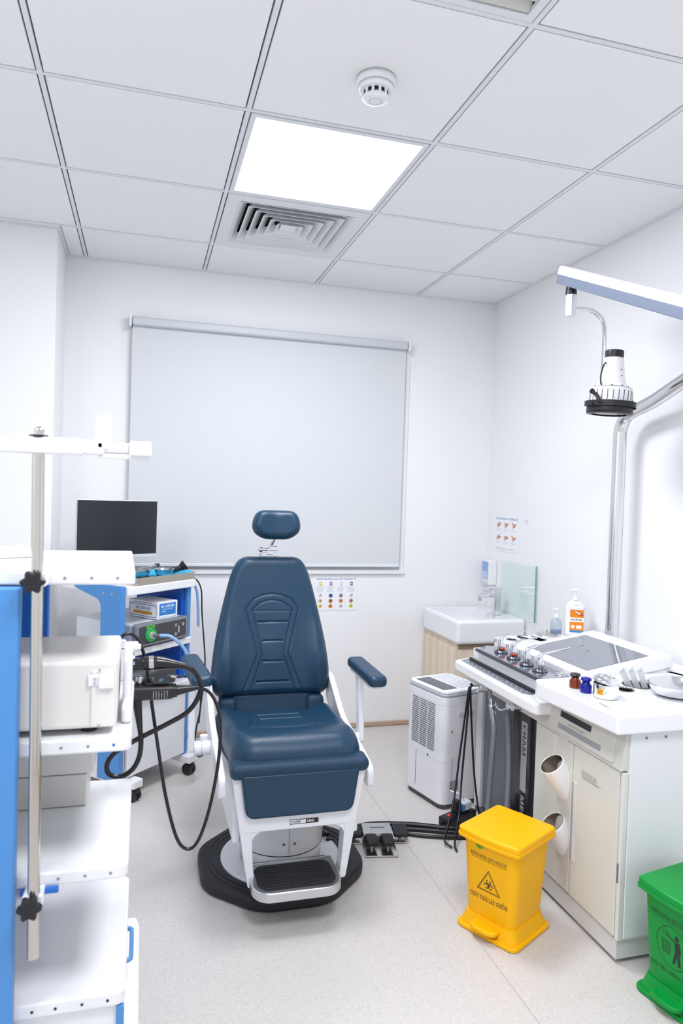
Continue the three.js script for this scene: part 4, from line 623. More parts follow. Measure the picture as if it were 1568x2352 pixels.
pedalBin('green plastic pedal bin with litter symbol at the right edge of the picture', [0.556, 0, 0.645], -1.38, 0x05913a, 0x04682a, (g, w, h) => {
  g.clearRect(0, 0, w, h); g.fillStyle = g.strokeStyle = '#10231a';
  curved(g, 'KHÔNG ĐỰNG QUÁ VẠCH NÀY', w / 2, 120, 50, 520, 10, true);
  g.lineWidth = 6; g.beginPath(); g.ellipse(w / 2, 400, 190, 215, 0, 0, 7); g.stroke();
  g.beginPath(); g.arc(w / 2 + 50, 275, 26, 0, 7); g.fill(); g.beginPath(); g.moveTo(w / 2 + 26, 308); g.lineTo(w / 2 + 84, 308); g.lineTo(w / 2 + 100, 420); g.lineTo(w / 2 + 82, 425); g.lineTo(w / 2 + 98, 560); g.lineTo(w / 2 + 66, 560); g.lineTo(w / 2 + 52, 460); g.lineTo(w / 2 + 28, 560); g.lineTo(w / 2 - 2, 560); g.lineTo(w / 2 + 28, 420); g.closePath(); g.fill();
  g.lineWidth = 17; g.beginPath(); g.moveTo(w / 2 + 38, 322); g.lineTo(w / 2 - 40, 300); g.lineTo(w / 2 - 72, 268); g.stroke(); g.lineWidth = 6; g.strokeRect(w / 2 - 112, 262, 44, 36);
  g.lineWidth = 5; for (let k = 0; k < 6; k++) { g.beginPath(); g.moveTo(w / 2 - 130 + k * 22, 350); g.lineTo(w / 2 - 118 + k * 17, 490); g.stroke(); } for (let k = 0; k < 6; k++) { g.beginPath(); g.moveTo(w / 2 - 130 + k * 2.2, 352 + k * 27); g.lineTo(w / 2 - 20 - k * 2.6, 352 + k * 27); g.stroke(); }
  curved(g, 'CHẤT THẢI THÔNG THƯỜNG', w / 2, 690, 58, 540, 10, false);
}, false);
// ------------------------------------------------------------------ things on the floor
{
  const t = thing('foot_pedal', 'steel foot control with black rubber pedals on the floor beside the chair base', 'foot pedal', [0.005, 0, -0.33], -0.18);
  M('bottom_plate', merge(slab(rrect(0.21, 0.075, 0.004, 0, 0.03), 0.003, 0.007, 0.001), slab(rrect(0.12, 0.15, 0.004, 0, -0.03), 0.003, 0.007, 0.001)), steel, t);
  M('bridge', slab(roundPoly(xz([[-0.055, -0.08], [0.055, -0.08], [0.058, 0.005], [-0.058, 0.005]]), 0.004), 0.03, 0.042, 0.003), brushed, t);
  M('bridge_print', bb(-0.028, 0.028, 0.0415, 0.0423, -0.045, -0.035, 0), mat(0x66686c, 0.5), t);
  M('bridge_wall', bb(-0.055, 0.055, 0.006, 0.034, -0.078, -0.02, 0.002), steel, t);
  for (const [x, z, w, d] of [[-0.03, 0.042, 0.042, 0.06], [0.03, 0.042, 0.042, 0.06], [-0.088, -0.03, 0.056, 0.07], [0.088, -0.03, 0.056, 0.07]]) {
    const pd = M('pedal', box(w, 0.02, d, 0, 0, 0, 0.008, 3), rubber, t, [x, 0.034, z], [0.12, 0, 0]);
    M('spring', cyl(0.006, 0.006, 0.02, 0, -0.018, 0.006, 14), steel, pd);
  }
  M('foot_pad', merge(...[[-0.09, -0.06], [0.09, -0.06], [-0.05, 0.09], [0.05, 0.09]].map(([x, z]) => cyl(0.008, 0.008, 0.004, x, 0.002, z, 12))), rubber, t);
}
function cable(name, label, pts, r, m = cableM, group) { const t = thing(name, label, 'cable', pts[0], 0, group); M('cord', tube(pts.map(p => [p[0] - pts[0][0], p[1] - pts[0][1], p[2] - pts[0][2]]), r, 90, 8), m, t); return t; }
cable('floor_cable', 'black cable across the floor from chair to treatment unit, thickest and nearest the wall', [[-0.21, 0.06, -0.33], [-0.14, 0.012, -0.4], [0.0, 0.011, -0.46], [0.16, 0.011, -0.43], [0.3, 0.011, -0.37], [0.42, 0.011, -0.34], [0.5, 0.02, -0.34]], 0.011, cableM, 'cables from the chair');
cable('floor_cable', 'black cable across the floor, between the thick one and the foot control', [[-0.2, 0.05, -0.3], [-0.12, 0.009, -0.36], [0.02, 0.009, -0.42], [0.16, 0.009, -0.395], [0.3, 0.009, -0.34], [0.42, 0.009, -0.31], [0.5, 0.02, -0.32]], 0.0085, cableM, 'cables from the chair');
cable('pedal_cable', 'black cable running from the foot control to the treatment unit', [[0.02, 0.02, -0.41], [0.05, 0.01, -0.425], [0.14, 0.008, -0.36], [0.26, 0.008, -0.31], [0.4, 0.008, -0.28], [0.5, 0.02, -0.29]], 0.007, cableM, 'cables from the chair');
[['black cord looped over the unit hook, hanging to the floor near the yellow bin', [[0.402, 0.565, -0.405], [0.394, 0.545, -0.405], [0.39, 0.44, -0.42], [0.37, 0.26, -0.42], [0.335, 0.12, -0.38], [0.28, 0.05, -0.31], [0.245, 0.02, -0.26], [0.262, 0.006, -0.235]]], ['black cord hanging close beside the looped one down to the floor', [[0.406, 0.566, -0.398], [0.395, 0.54, -0.398], [0.392, 0.4, -0.408], [0.375, 0.2, -0.4], [0.335, 0.08, -0.33], [0.275, 0.02, -0.235], [0.27, 0.006, -0.205]]], ['black cord hanging from the hook along the white edge post', [[0.406, 0.567, -0.408], [0.404, 0.54, -0.41], [0.418, 0.36, -0.41], [0.432, 0.18, -0.4], [0.445, 0.03, -0.36], [0.46, 0.006, -0.3]]]].forEach(([l, p]) => { const t = cable('hanging_cord', l, p, 0.0042, cableM, 'cords on the hook'); });
{
  const t = thing('power_strip', 'black power strip with red lit switch on the floor behind the yellow bin', 'power strip', [0.38, 0, -0.435], 0.42);
  M('body', box(0.17, 0.035, 0.055, 0, 0.0185, 0, 0.005), black, t);
  M('switch', box(0.012, 0.006, 0.018, -0.05, 0.038, 0.0, 0.002), new THREE.MeshStandardMaterial({ color: 0xff2a20, roughness: 0.3, emissive: 0xff2010, emissiveIntensity: 0.8 }), t);
  M('socket', merge(...[0, 1, 2].map(k => cyl(0.014, 0.014, 0.003, -0.015 + k * 0.036, 0.037, 0, 20))), blackSoft, t);
  M('cord', tube([[-0.085, 0.016, 0], [-0.12, 0.014, 0.004], [-0.142, 0.012, 0.03], [-0.12, 0.01, 0.045], [-0.09, 0.008, 0.04]], 0.004, 30, 8), cableM, t);
  const pl = thing('mains_plug', 'black mains plug in the power strip next to the red switch', 'plug', [0.37, 0.04, -0.43], 0.42);
  M('plug_body', box(0.028, 0.05, 0.03, 0, 0.026, 0, 0.007), black, pl);
  const p2 = thing('white_adapter', 'white and blue mains adapter plugged into the power strip', 'adapter', [0.415, 0.04, -0.45], 0.42);
  M('adapter_body', box(0.05, 0.036, 0.042, 0, 0.019, 0, 0.008), mat(0xdfe6ee, 0.35), p2); M('blue_band', box(0.012, 0.03, 0.043, -0.022, 0.017, 0, 0.004), mat(0x4d84b8, 0.4), p2);
  M('white_cord', tube([[0.0, 0.035, 0], [-0.02, 0.065, 0.0], [-0.035, 0.07, -0.02], [-0.02, 0.06, -0.06], [0.01, 0.04, -0.055]], 0.003, 24, 8), white, p2);
}

// ------------------------------------------------------------------ near equipment cart (left edge)
function knobStar(r = 0.02) { const s = new THREE.Shape(), n = 84; for (let k = 0; k <= n; k++) { const a = k / n * Math.PI * 2, q = r * (0.86 + 0.14 * Math.cos(a * 6)); k ? s.lineTo(q * Math.cos(a), q * Math.sin(a)) : s.moveTo(q, 0); } return ext(s, 0.016, 0.003, 2); }
function caster(t, x, z, y0, wheelM = black) {
  const g = new THREE.Group(); g.name = 'caster'; t.add(g); g.position.set(x, 0, z);
  for (const s of [-1, 1]) M('wheel', rod([s * 0.004, 0.026, 0], [s * 0.019, 0.026, 0], 0.026, 0.0255, 28), wheelM, g);
  M('fork', merge(box(0.03, 0.03, 0.04, 0, 0.046, 0.004, 0.008), cyl(0.006, 0.006, Math.max(0.01, y0 - 0.055), 0, (y0 + 0.055) / 2, 0, 12)), wheelM, g);
}
const NX = -0.885, NXB = -1.37, NZ0 = 0.455, NZ1 = 0.85;
{
  const t = thing('equipment_cart', 'white shelved cart with blue side panels and steel pole at the left edge', 'cart', [-1.13, 0, 0.65]);
  const L = (x, y, z) => [x + 1.13, y, z - 0.65];
  for (const [y, th, n] of [[1.161, 0.024, 0], [0.866, 0.026, 1], [0.635, 0.024, 2], [0.405, 0.026, 3]]) {
    const s = P('shelf', slab(roundPoly(xz(n ? [[NXB, NZ0], [NX, NZ0], [NX, NZ1], [NXB, NZ1]] : [[NXB, NZ0 - 0.03], [NX - 0.012, NZ0 - 0.03], [NX, NZ1], [NXB, NZ1]]), n ? 0.02 : 0.008), y - th, y, 0.004, 3), shelfM, t);
    [[-0.915], [-0.958], [-1.002], [-1.04]].slice(0, n === 3 ? 4 : 3).forEach(([x], k) => M(n === 1 && k === 0 ? 'blue_plug' : 'screw_hole', rod(L(x, y - th / 2, NZ1 - 0.002), L(x, y - th / 2, NZ1 + 0.0006), 0.0026), n === 1 && k === 0 ? blueDeep : n === 3 ? black : mat(0x8e9197, 0.4), s));
  }
  P('side_panel', bb(NXB + 0.05, -1.068, 0.08, 1.136, NZ1 + 0.002, NZ1 + 0.03, 0.004), blue, t);
  P('side_panel', bb(NXB + 0.05, -1.072, 0.08, 1.136, NZ0 - 0.012, NZ0 + 0.012, 0.004), blueDeep, t);
  P('back_panel', bb(NXB, NXB + 0.008, 0.2, 1.13, NZ0 + 0.01, NZ1 - 0.01, 0.001), white, t);
  // drawer unit under the lowest shelf
  P('drawer_body', bb(NXB + 0.02, -0.888, 0.09, 0.377, NZ0 + 0.02, NZ1 - 0.008, 0.003), shelfM, t);
  P('blue_corner', bb(-0.9, -0.886, 0.09, 0.377, NZ1 - 0.01, NZ1 - 0.002, 0.001), blue, t);
  const dr = P('drawer_front', bb(-0.9, -0.89, 0.3, 0.376, NZ0 + 0.03, NZ1 - 0.012, 0.004), shelfM, t);
  M('handle', tube([[-0.892, 0.342, 0.56], [-0.88, 0.342, 0.563], [-0.877, 0.342, 0.575], [-0.877, 0.342, 0.655], [-0.88, 0.342, 0.667], [-0.892, 0.342, 0.67]].map(p => L(...p)), 0.0048, 40, 10), mat(0x5d93c9, 0.35), dr);
  P('lower_drawer', slab(roundPoly(xz([[-0.9, NZ0 - 0.03], [-0.868, NZ0 - 0.03], [-0.86, NZ0 + 0.0], [-0.86, NZ1 + 0.02], [-0.9, NZ1 + 0.02]]), 0.006), 0.1, 0.285, 0.004), shelfM, t);
  for (const [x, z] of [[-0.93, 0.5], [-0.93, 0.81], [-1.33, 0.5], [-1.33, 0.81]]) caster(t, x + 1.13, z - 0.65, 0.09);
  // drip pole clamped to the side
  const pole = P('pole', merge(rod([-1.036, 0.51, 0.882], [-1.044, 1.37, 0.882], 0.0098, 0.0098, 28)), mat(0xcbc6c0, 0.07, 1), t);
  for (const [x, y] of [[-1.043, 1.151], [-1.038, 0.606]]) {
    const c = P('pole_clamp', bb(x - 0.016, x + 0.016, y - 0.012, y + 0.012, NZ1 + 0.002, 0.888, 0.003), white, t);
    M('clamp_knob', knobStar(0.02).translate(...L(x - 0.003, y - 0.002, 0.892)), black, c);
  }
  P('lower_rail', bb(-1.062, -1.0, 0.604, 0.614, NZ1 + 0.002, NZ1 + 0.012, 0.002), blueDeep, t);
  const bar = P('hanger_bar', bb(-1.3, -0.975, 1.36, 1.388, 0.868, 0.896, 0.004), white, t);
  M('bar_end', merge(bb(-0.98, -0.94, 1.362, 1.386, 0.872, 0.892, 0.004), bb(-0.942, -0.9, 1.366, 1.384, 0.874, 0.89, 0.004), bb(-0.9, -0.863, 1.362, 1.388, 0.87, 0.894, 0.004), bb(-0.955, -0.93, 1.37, 1.428, 0.872, 0.892, 0.005), bb(-0.95, -0.868, 1.357, 1.366, 0.876, 0.888, 0.002)).translate(...L(0, 0, 0)), white, bar);
  M('bar_bolt', merge(rod([-1.044, 1.386, 0.882], [-1.044, 1.398, 0.882], 0.0075), at(new THREE.SphereGeometry(0.0075, 14, 10), -1.043, 1.398, 0.882)).translate(...L(0, 0, 0)), steel, bar);
  M('bolt_washer', rod([-1.044, 1.387, 0.882], [-1.044, 1.391, 0.882], 0.015).translate(...L(0, 0, 0)), black, bar);
  // scope holders on the shelf edge
  P('scope_holder', merge(bb(-0.905, -0.888, 0.875, 0.975, 0.6, 0.72, 0.01), bb(-0.9, -0.872, 0.965, 0.975, 0.58, 0.6, 0.003), bb(-0.905, -0.885, 0.866, 0.9, 0.7, 0.78, 0.008), bb(-0.94, -0.905, 0.866, 0.96, 0.458, 0.47, 0.004), bb(-0.93, -0.878, 0.935, 0.945, 0.41, 0.47, 0.004), bb(-0.935, -0.885, 0.914, 0.922, 0.41, 0.47, 0.004)), white, t);
}
{
  const t = thing('video_processor', 'large cream video processor box on the third shelf of the near cart', 'device', [-1.09, 0.8665, 0.72]);
  P('housing', bb(-1.27, -0.912, 0.878, 0.999, 0.6, 0.832, 0.008, 3), mat(0xebe9e4, 0.4), t);
  P('front_panel', bb(-0.956, -0.916, 0.882, 0.982, 0.826, 0.835, 0.002), mat(0xedebe7, 0.4), t);
  P('latch', merge(bb(-0.962, -0.936, 0.955, 0.975, 0.832, 0.837, 0.002), bb(-0.944, -0.918, 0.95, 0.976, 0.834, 0.841, 0.003)), white, t);
  for (const [x, y] of [[-0.942, 0.984], [-0.942, 0.884], [-0.95, 0.968], [-0.95, 0.961]]) screwAt(t, x + 1.09, y - 0.8665, 0.837 - 0.72, 0.0025);
  P('foot', merge(...[[-0.96, 0.8], [-1.22, 0.8], [-0.96, 0.63], [-1.22, 0.63]].map(([x, z]) => cyl(0.016, 0.014, 0.012, x, 0.873, z, 20))), black, t);
}
{
  const t = thing('printer_box', 'flat cream box with a lid seam on the second shelf of the near cart', 'device', [-1.1, 0.6355, 0.56]);
  P('lower_case', bb(-1.27, -0.975, 0.636, 0.703, 0.47, 0.59, 0.003), mat(0xe3e1db, 0.42), t);
  P('upper_case', bb(-1.27, -0.962, 0.705, 0.8, 0.47, 0.592, 0.003), mat(0xe7e6e2, 0.42), t);
  P('badge', bb(-0.985, -0.965, 0.782, 0.797, 0.59, 0.5945, 0.001), blueDeep, t);
}
{
  const t = thing('keyboard', 'white keyboard on the top shelf of the near cart at the picture edge', 'keyboard', [-1.2, 1.1615, 0.6], 0.5);
  M('case', slab(rrect(0.24, 0.12, 0.008), 0.0, 0.012, 0.003), white, t); M('underside', slab(rrect(0.236, 0.116, 0.008), -0.0005, 0.004, 0.001).scale(1.012, 1, 1.012), mat(0x4b4d52, 0.5), t);
  for (let r = 0; r < 5; r++) for (let k = 0; k < 13; k++) M('key', box(0.0145, 0.006, 0.0165, -0.102 + k * 0.017, 0.013, -0.042 + r * 0.0205, 0.0015, 1), mat(0xf2f3f5, 0.4), t);
}
// two scopes held in the rack at the far end of the near cart
{
  const C0 = [-0.885, 0.895, 0.425];
  const t = thing('endoscope', 'black endoscope with steel ring, upper of the two held on the near cart', 'endoscope', C0);
  const L = p => p.map(([x, y, z]) => [x - C0[0], y - C0[1], z - C0[2]]);
  const grip = M('control_body', merge(box(0.07, 0.028, 0.03, -0.893 - C0[0], 0.893 - C0[1], 0, 0.009, 3), rod(...L([[-0.865, 0.8935, 0.425], [-0.835, 0.894, 0.425]]), 0.0165, 0.0165, 24)), mat(0x17181c, 0.22), t);
  M('maker_mark', box(0.016, 0.008, 0.001, -0.893 - C0[0], 0.899 - C0[1], 0.0153, 0), mat(0x9db8d6, 0.4), grip);
  M('steel_ring', rod(...L([[-0.853, 0.8935, 0.425], [-0.842, 0.894, 0.425]]), 0.0178, 0.0178, 28), steel, grip);
  M('strain_relief', merge(rod(...L([[-0.836, 0.894, 0.425], [-0.815, 0.8925, 0.425]]), 0.0165, 0.014, 24), rod(...L([[-0.815, 0.8925, 0.425], [-0.768, 0.885, 0.428]]), 0.0135, 0.0066, 24)), mat(0x141519, 0.25), t);
  M('cable', tube(L([[-0.77, 0.8855, 0.428], [-0.748, 0.872, 0.43], [-0.732, 0.842, 0.43], [-0.736, 0.81, 0.43], [-0.761, 0.774, 0.43], [-0.811, 0.746, 0.43], [-0.88, 0.713, 0.43], [-0.924, 0.687, 0.43], [-0.942, 0.661, 0.43], [-0.937, 0.637, 0.43], [-0.91, 0.629, 0.43], [-0.884, 0.646, 0.433], [-0.87, 0.676, 0.436], [-0.867, 0.713, 0.44], [-0.87, 0.745, 0.44]]), 0.006, 200, 12), mat(0x101114, 0.24), t);
}
{
  const C0 = [-0.87, 0.83, 0.44];
  const t = thing('endoscope', 'black endoscope with printed white label, lower of the two held on the near cart', 'endoscope', C0);
  const L = p => p.map(([x, y, z]) => [x - C0[0], y - C0[1], z - C0[2]]);
  const b = M('control_body', merge(rod(...L([[-0.892, 0.83, 0.44], [-0.798, 0.83, 0.44]]), 0.0205, 0.0185, 28), rod(...L([[-0.897, 0.83, 0.44], [-0.89, 0.83, 0.44]]), 0.014, 0.02, 24)), mat(0x17181b, 0.3), t);
  M('end_button', rod(...L([[-0.903, 0.83, 0.44], [-0.896, 0.83, 0.44]]), 0.008, 0.008, 16), steel, b);
  M('knob', lathe([[0, 0.018], [0.009, 0.018], [0.009, 0.034], [0.007, 0.037], [0, 0.037]], 20), steel, b, L([[-0.873, 0.832, 0.44]])[0]);
  M('lever', tube(L([[-0.862, 0.852, 0.444], [-0.853, 0.866, 0.448], [-0.842, 0.853, 0.45], [-0.81, 0.852, 0.45]]), 0.0035, 20, 8), black, b);
  const lt = canvasTex(256, 96, (g, w, h) => { g.fillStyle = '#191a1d'; g.fillRect(0, 0, w, h); g.fillStyle = '#b9bcc0'; for (let k = 0; k < 6; k++) for (let x = 6; x < 240; x += 7) if (rnd() > 0.15) g.fillRect(x, 8 + k * 15, 5, 5); });
  M('printed_label', new THREE.CylinderGeometry(0.0206, 0.0206, 0.04, 16, 1, true, -0.7, 1.3).rotateZ(-Math.PI / 2).rotateX(0.35).translate(...L([[-0.826, 0.83, 0.44]])[0]), printMat(lt, 0.35), b);
  M('strain_relief', merge(rod(...L([[-0.8, 0.83, 0.44], [-0.788, 0.831, 0.44]]), 0.0165, 0.016, 24), rod(...L([[-0.788, 0.831, 0.44], [-0.735, 0.835, 0.437]]), 0.0125, 0.0052, 24)), mat(0x1b1c20, 0.3), t);
  M('insertion_tube', tube(L([[-0.742, 0.835, 0.437], [-0.711, 0.82, 0.43], [-0.689, 0.781, 0.43], [-0.681, 0.722, 0.43], [-0.685, 0.637, 0.43], [-0.703, 0.531, 0.43], [-0.727, 0.458, 0.43], [-0.752, 0.439, 0.43], [-0.779, 0.469, 0.425], [-0.807, 0.572, 0.418], [-0.831, 0.71, 0.405], [-0.848, 0.815, 0.4], [-0.865, 0.909, 0.395], [-0.884, 0.951, 0.4], [-0.906, 0.962, 0.41], [-0.923, 0.95, 0.415]]), 0.0042, 220, 10), mat(0x111215, 0.24), t);
  M('light_guide', rod(...L([[-0.879, 0.815, 0.44], [-0.87, 0.745, 0.44]]), 0.0115, 0.0065, 20), mat(0x16171b, 0.28), t);
}

// ------------------------------------------------------------------ far cart in the corner
const FP = [-0.79, -1.005], FR = Math.PI / 4;
const fw = (x, y, z) => [FP[0] + 0.70711 * (x + z), y, FP[1] + 0.70711 * (z - x)];
{
  const t = thing('instrument_cart', 'white shelved cart with blue side frames in the corner under the dark monitor', 'cart', [FP[0], 0, FP[1]], FR);
  for (const [y, th, x0, x1, z0, z1] of [[0.9, 0.035, -0.2, 0.21, -0.4, 0.015], [0.635, 0.028, -0.195, 0.195, -0.4, 0.01], [0.445, 0.028, -0.19, 0.2, -0.4, 0.02]]) M('shelf', slab(roundPoly(xz([[x0, z0], [x1, z0], [x1, z1], [x0, z1]]), 0.015), y - th, y, 0.004, 3), shelfM, t);
  const frame = (x, m) => ext(roundPoly([[-0.004, 0.09], [-0.004, 0.902], [-0.29, 0.902], [-0.295, 0.882], [-0.27, 0.872], [-0.14, 0.838], [-0.128, 0.81], [-0.128, 0.09]], [0.004, 0.004, 0.01, 0.012, 0.01, 0.02, 0.02, 0.004]), 0.022, 0.003).rotateY(-Math.PI / 2).translate(x, 0, 0);
  const f1 = M('side_frame', frame(-0.2), blue, t); for (const z of [-0.06, -0.11]) screwAt(f1, -0.2228, 0.868, z, 0.005, 'x');
  M('side_frame', frame(0.196), blue, t);
  M('inner_panel', bb(0.15, 0.172, 0.45, 0.865, -0.3, -0.02, 0.002), mat(0x1259c4, 0.4), t);
  M('drawer_body', bb(-0.178, 0.174, 0.09, 0.42, -0.36, -0.02, 0.003), shelfM, t);
  M('drawer_front', bb(-0.176, 0.172, 0.1, 0.415, -0.02, 0.0, 0.004), mat(0xeff0f4, 0.35), t);
  for (const [x, zz] of [[-0.15, 0.0], [0.19, 0.0]]) M('base_leg', bb(x - 0.028, x + 0.028, 0.058, 0.092, -0.4, 0.04, 0.005), white, t);
  for (const [x, z] of [[-0.15, 0.015], [0.19, 0.015], [-0.15, -0.37], [0.19, -0.37]]) caster(t, x, z, 0.06);
  M('hanging_clip', merge(tube([[0.205, 0.88, 0.0], [0.225, 0.84, 0.005], [0.235, 0.76, 0.006], [0.24, 0.68, 0.006]], 0.0065, 30, 8)), mat(0x86aede, 0.35), t);
}
{
  const t = thing('monitor', 'flat dark monitor with silver frame standing on the corner cart', 'monitor', [-0.988, 0.9005, -1.182], 0.42);
  M('screen_frame', at(ext(rrect(0.372, 0.262, 0.006), 0.016, 0.003), 0, 0.22, 0), mat(0xcfd4da, 0.35, 0.3), t);
  M('screen', bb(-0.1835, 0.1835, 0.107, 0.3485, 0.0155, 0.0168, 0), mat(0x1d2027, 0.3), t);
  M('chin', bb(-0.185, 0.185, 0.09, 0.106, 0.0155, 0.0175, 0.001), mat(0xd9dde2, 0.3, 0.3), t);
  M('neck', box(0.045, 0.14, 0.012, 0, 0.07, -0.01, 0.004), mat(0xcfd4da, 0.35, 0.3), t);
  M('foot', slab(rrect(0.16, 0.1, 0.03), 0, 0.008, 0.002), mat(0xcfd4da, 0.35, 0.3), t);
}
{
  const t = thing('steel_tray', 'shallow steel instrument tray lined with blue drape on the corner cart', 'tray', fw(0.03, 0.9005, -0.095), FR);
  const w = 0.345, d = 0.2;
  const wall = []; for (const s of [-1, 1]) { const a = box(w, 0.03, 0.002, 0, 0.015, s * d / 2, 0); wall.push(a); const b = box(0.002, 0.03, d, s * w / 2, 0.015, 0, 0); wall.push(b); }
  M('pan', merge(slab(rrect(w, d, 0.01), 0, 0.002, 0.0005), ...wall), mat(0xc9bfb2, 0.25, 1), t);
  M('rim', merge(bb(-w / 2 - 0.006, w / 2 + 0.006, 0.029, 0.032, d / 2, d / 2 + 0.006, 0.001), bb(-w / 2 - 0.006, w / 2 + 0.006, 0.029, 0.032, -d / 2 - 0.006, -d / 2, 0.001), bb(w / 2, w / 2 + 0.006, 0.029, 0.032, -d / 2, d / 2, 0.001), bb(-w / 2 - 0.006, -w / 2, 0.029, 0.032, -d / 2, d / 2, 0.001)), steel, t);
  const pg = new THREE.PlaneGeometry(w - 0.012, d - 0.012, 40, 30); const pp = pg.attributes.position; for (let i = 0; i < pp.count; i++) { const x = pp.getX(i), y = pp.getY(i), e = Math.max(Math.abs(x) / (w / 2), Math.abs(y) / (d / 2)); pp.setZ(i, 0.012 + 0.004 * Math.sin(x * 55 + y * 20) + 0.003 * Math.sin(y * 70) + (e > 0.8 ? (e - 0.8) * 0.12 : 0)); } pg.computeVertexNormals(); pg.rotateX(-Math.PI / 2);
  M('drape', pg, mat(0x3fb4e0, 0.7, 0, { side: THREE.DoubleSide }), t);
}
{
  const bowl = (label, x, z, r, h, tilt) => { const t = thing('steel_bowl', label, 'bowl', fw(x, 0.918, z), FR, 'bowls on the tray'); M('shell', lathe([[0, 0], [r * 0.72, 0], [r * 0.9, h * 0.5], [r, h], [r * 1.08, h + 0.001], [r * 1.08, h - 0.001], [r * 0.98, h - 0.003], [r * 0.86, h * 0.5], [r * 0.68, 0.003], [0, 0.003]], 40), mat(0xc4c8ca, 0.18, 1, { side: THREE.DoubleSide }), t); };
  bowl('small round steel bowl on the blue drape, right of the long steel dish', 0.075, -0.06, 0.042, 0.032);
  const d = thing('steel_dish', 'long steel instrument dish lying on the blue drape', 'dish', fw(-0.03, 0.919, -0.12), FR + 0.25);
  M('dish_body', lathe([[0, 0], [0.036, 0], [0.045, 0.026], [0.049, 0.027], [0.046, 0.0275], [0.042, 0.024], [0.034, 0.003], [0, 0.003]], 44).scale(2.1, 1, 1), mat(0xb9bec1, 0.2, 1, { side: THREE.DoubleSide }), d);
  const f = thing('forceps', 'steel forceps laid across the long dish', 'forceps', fw(-0.01, 0.951, -0.11), FR + 0.1);
  M('arm', rod([-0.11, 0, 0.004], [0.09, 0.012, 0.012], 0.0035), steel, f); M('arm', rod([-0.11, 0, 0.012], [0.09, 0.012, 0.004], 0.0035), steel, f); M('grip_end', box(0.02, 0.014, 0.016, 0.095, 0.012, 0.008, 0.004), black, f);
  for (const [k, l] of [[0, 'black rubber ear tip on the tray front, left of two'], [1, 'black rubber ear tip on the tray front, right of two']]) { const e = thing('ear_tip', l, 'ear tip', fw(-0.1 + 0.037 * k, 0.917, -0.018 - 0.004 * k), FR, 'ear tips on the tray'); M('tip', lathe([[0, 0], [0.015, 0], [0.0165, 0.006], [0.011, 0.016], [0, 0.018]], 24), black, e); M('collar', at(new THREE.TorusGeometry(0.0145, 0.002, 8, 24).rotateX(Math.PI / 2), 0, 0.003, 0), mat(0xc9b02c, 0.4), e); }
  const s = thing('scope_eyepiece', 'black scope eyepiece sticking out at the right end of the tray', 'eyepiece', fw(0.2, 0.934, -0.09), FR);
  M('tube', rod([-0.05, 0.0, 0], [0.012, 0.012, 0.012], 0.009, 0.013, 20), black, s);
  M('cup', lathe([[0.011, 0.0], [0.018, 0.006], [0.024, 0.022], [0.025, 0.027], [0.021, 0.027], [0.012, 0.01], [0, 0.008]], 32), mat(0x16171a, 0.4, 0, { side: THREE.DoubleSide }), s, [0.006, 0.008, 0.008], [0.75, 0, -0.7]);
}
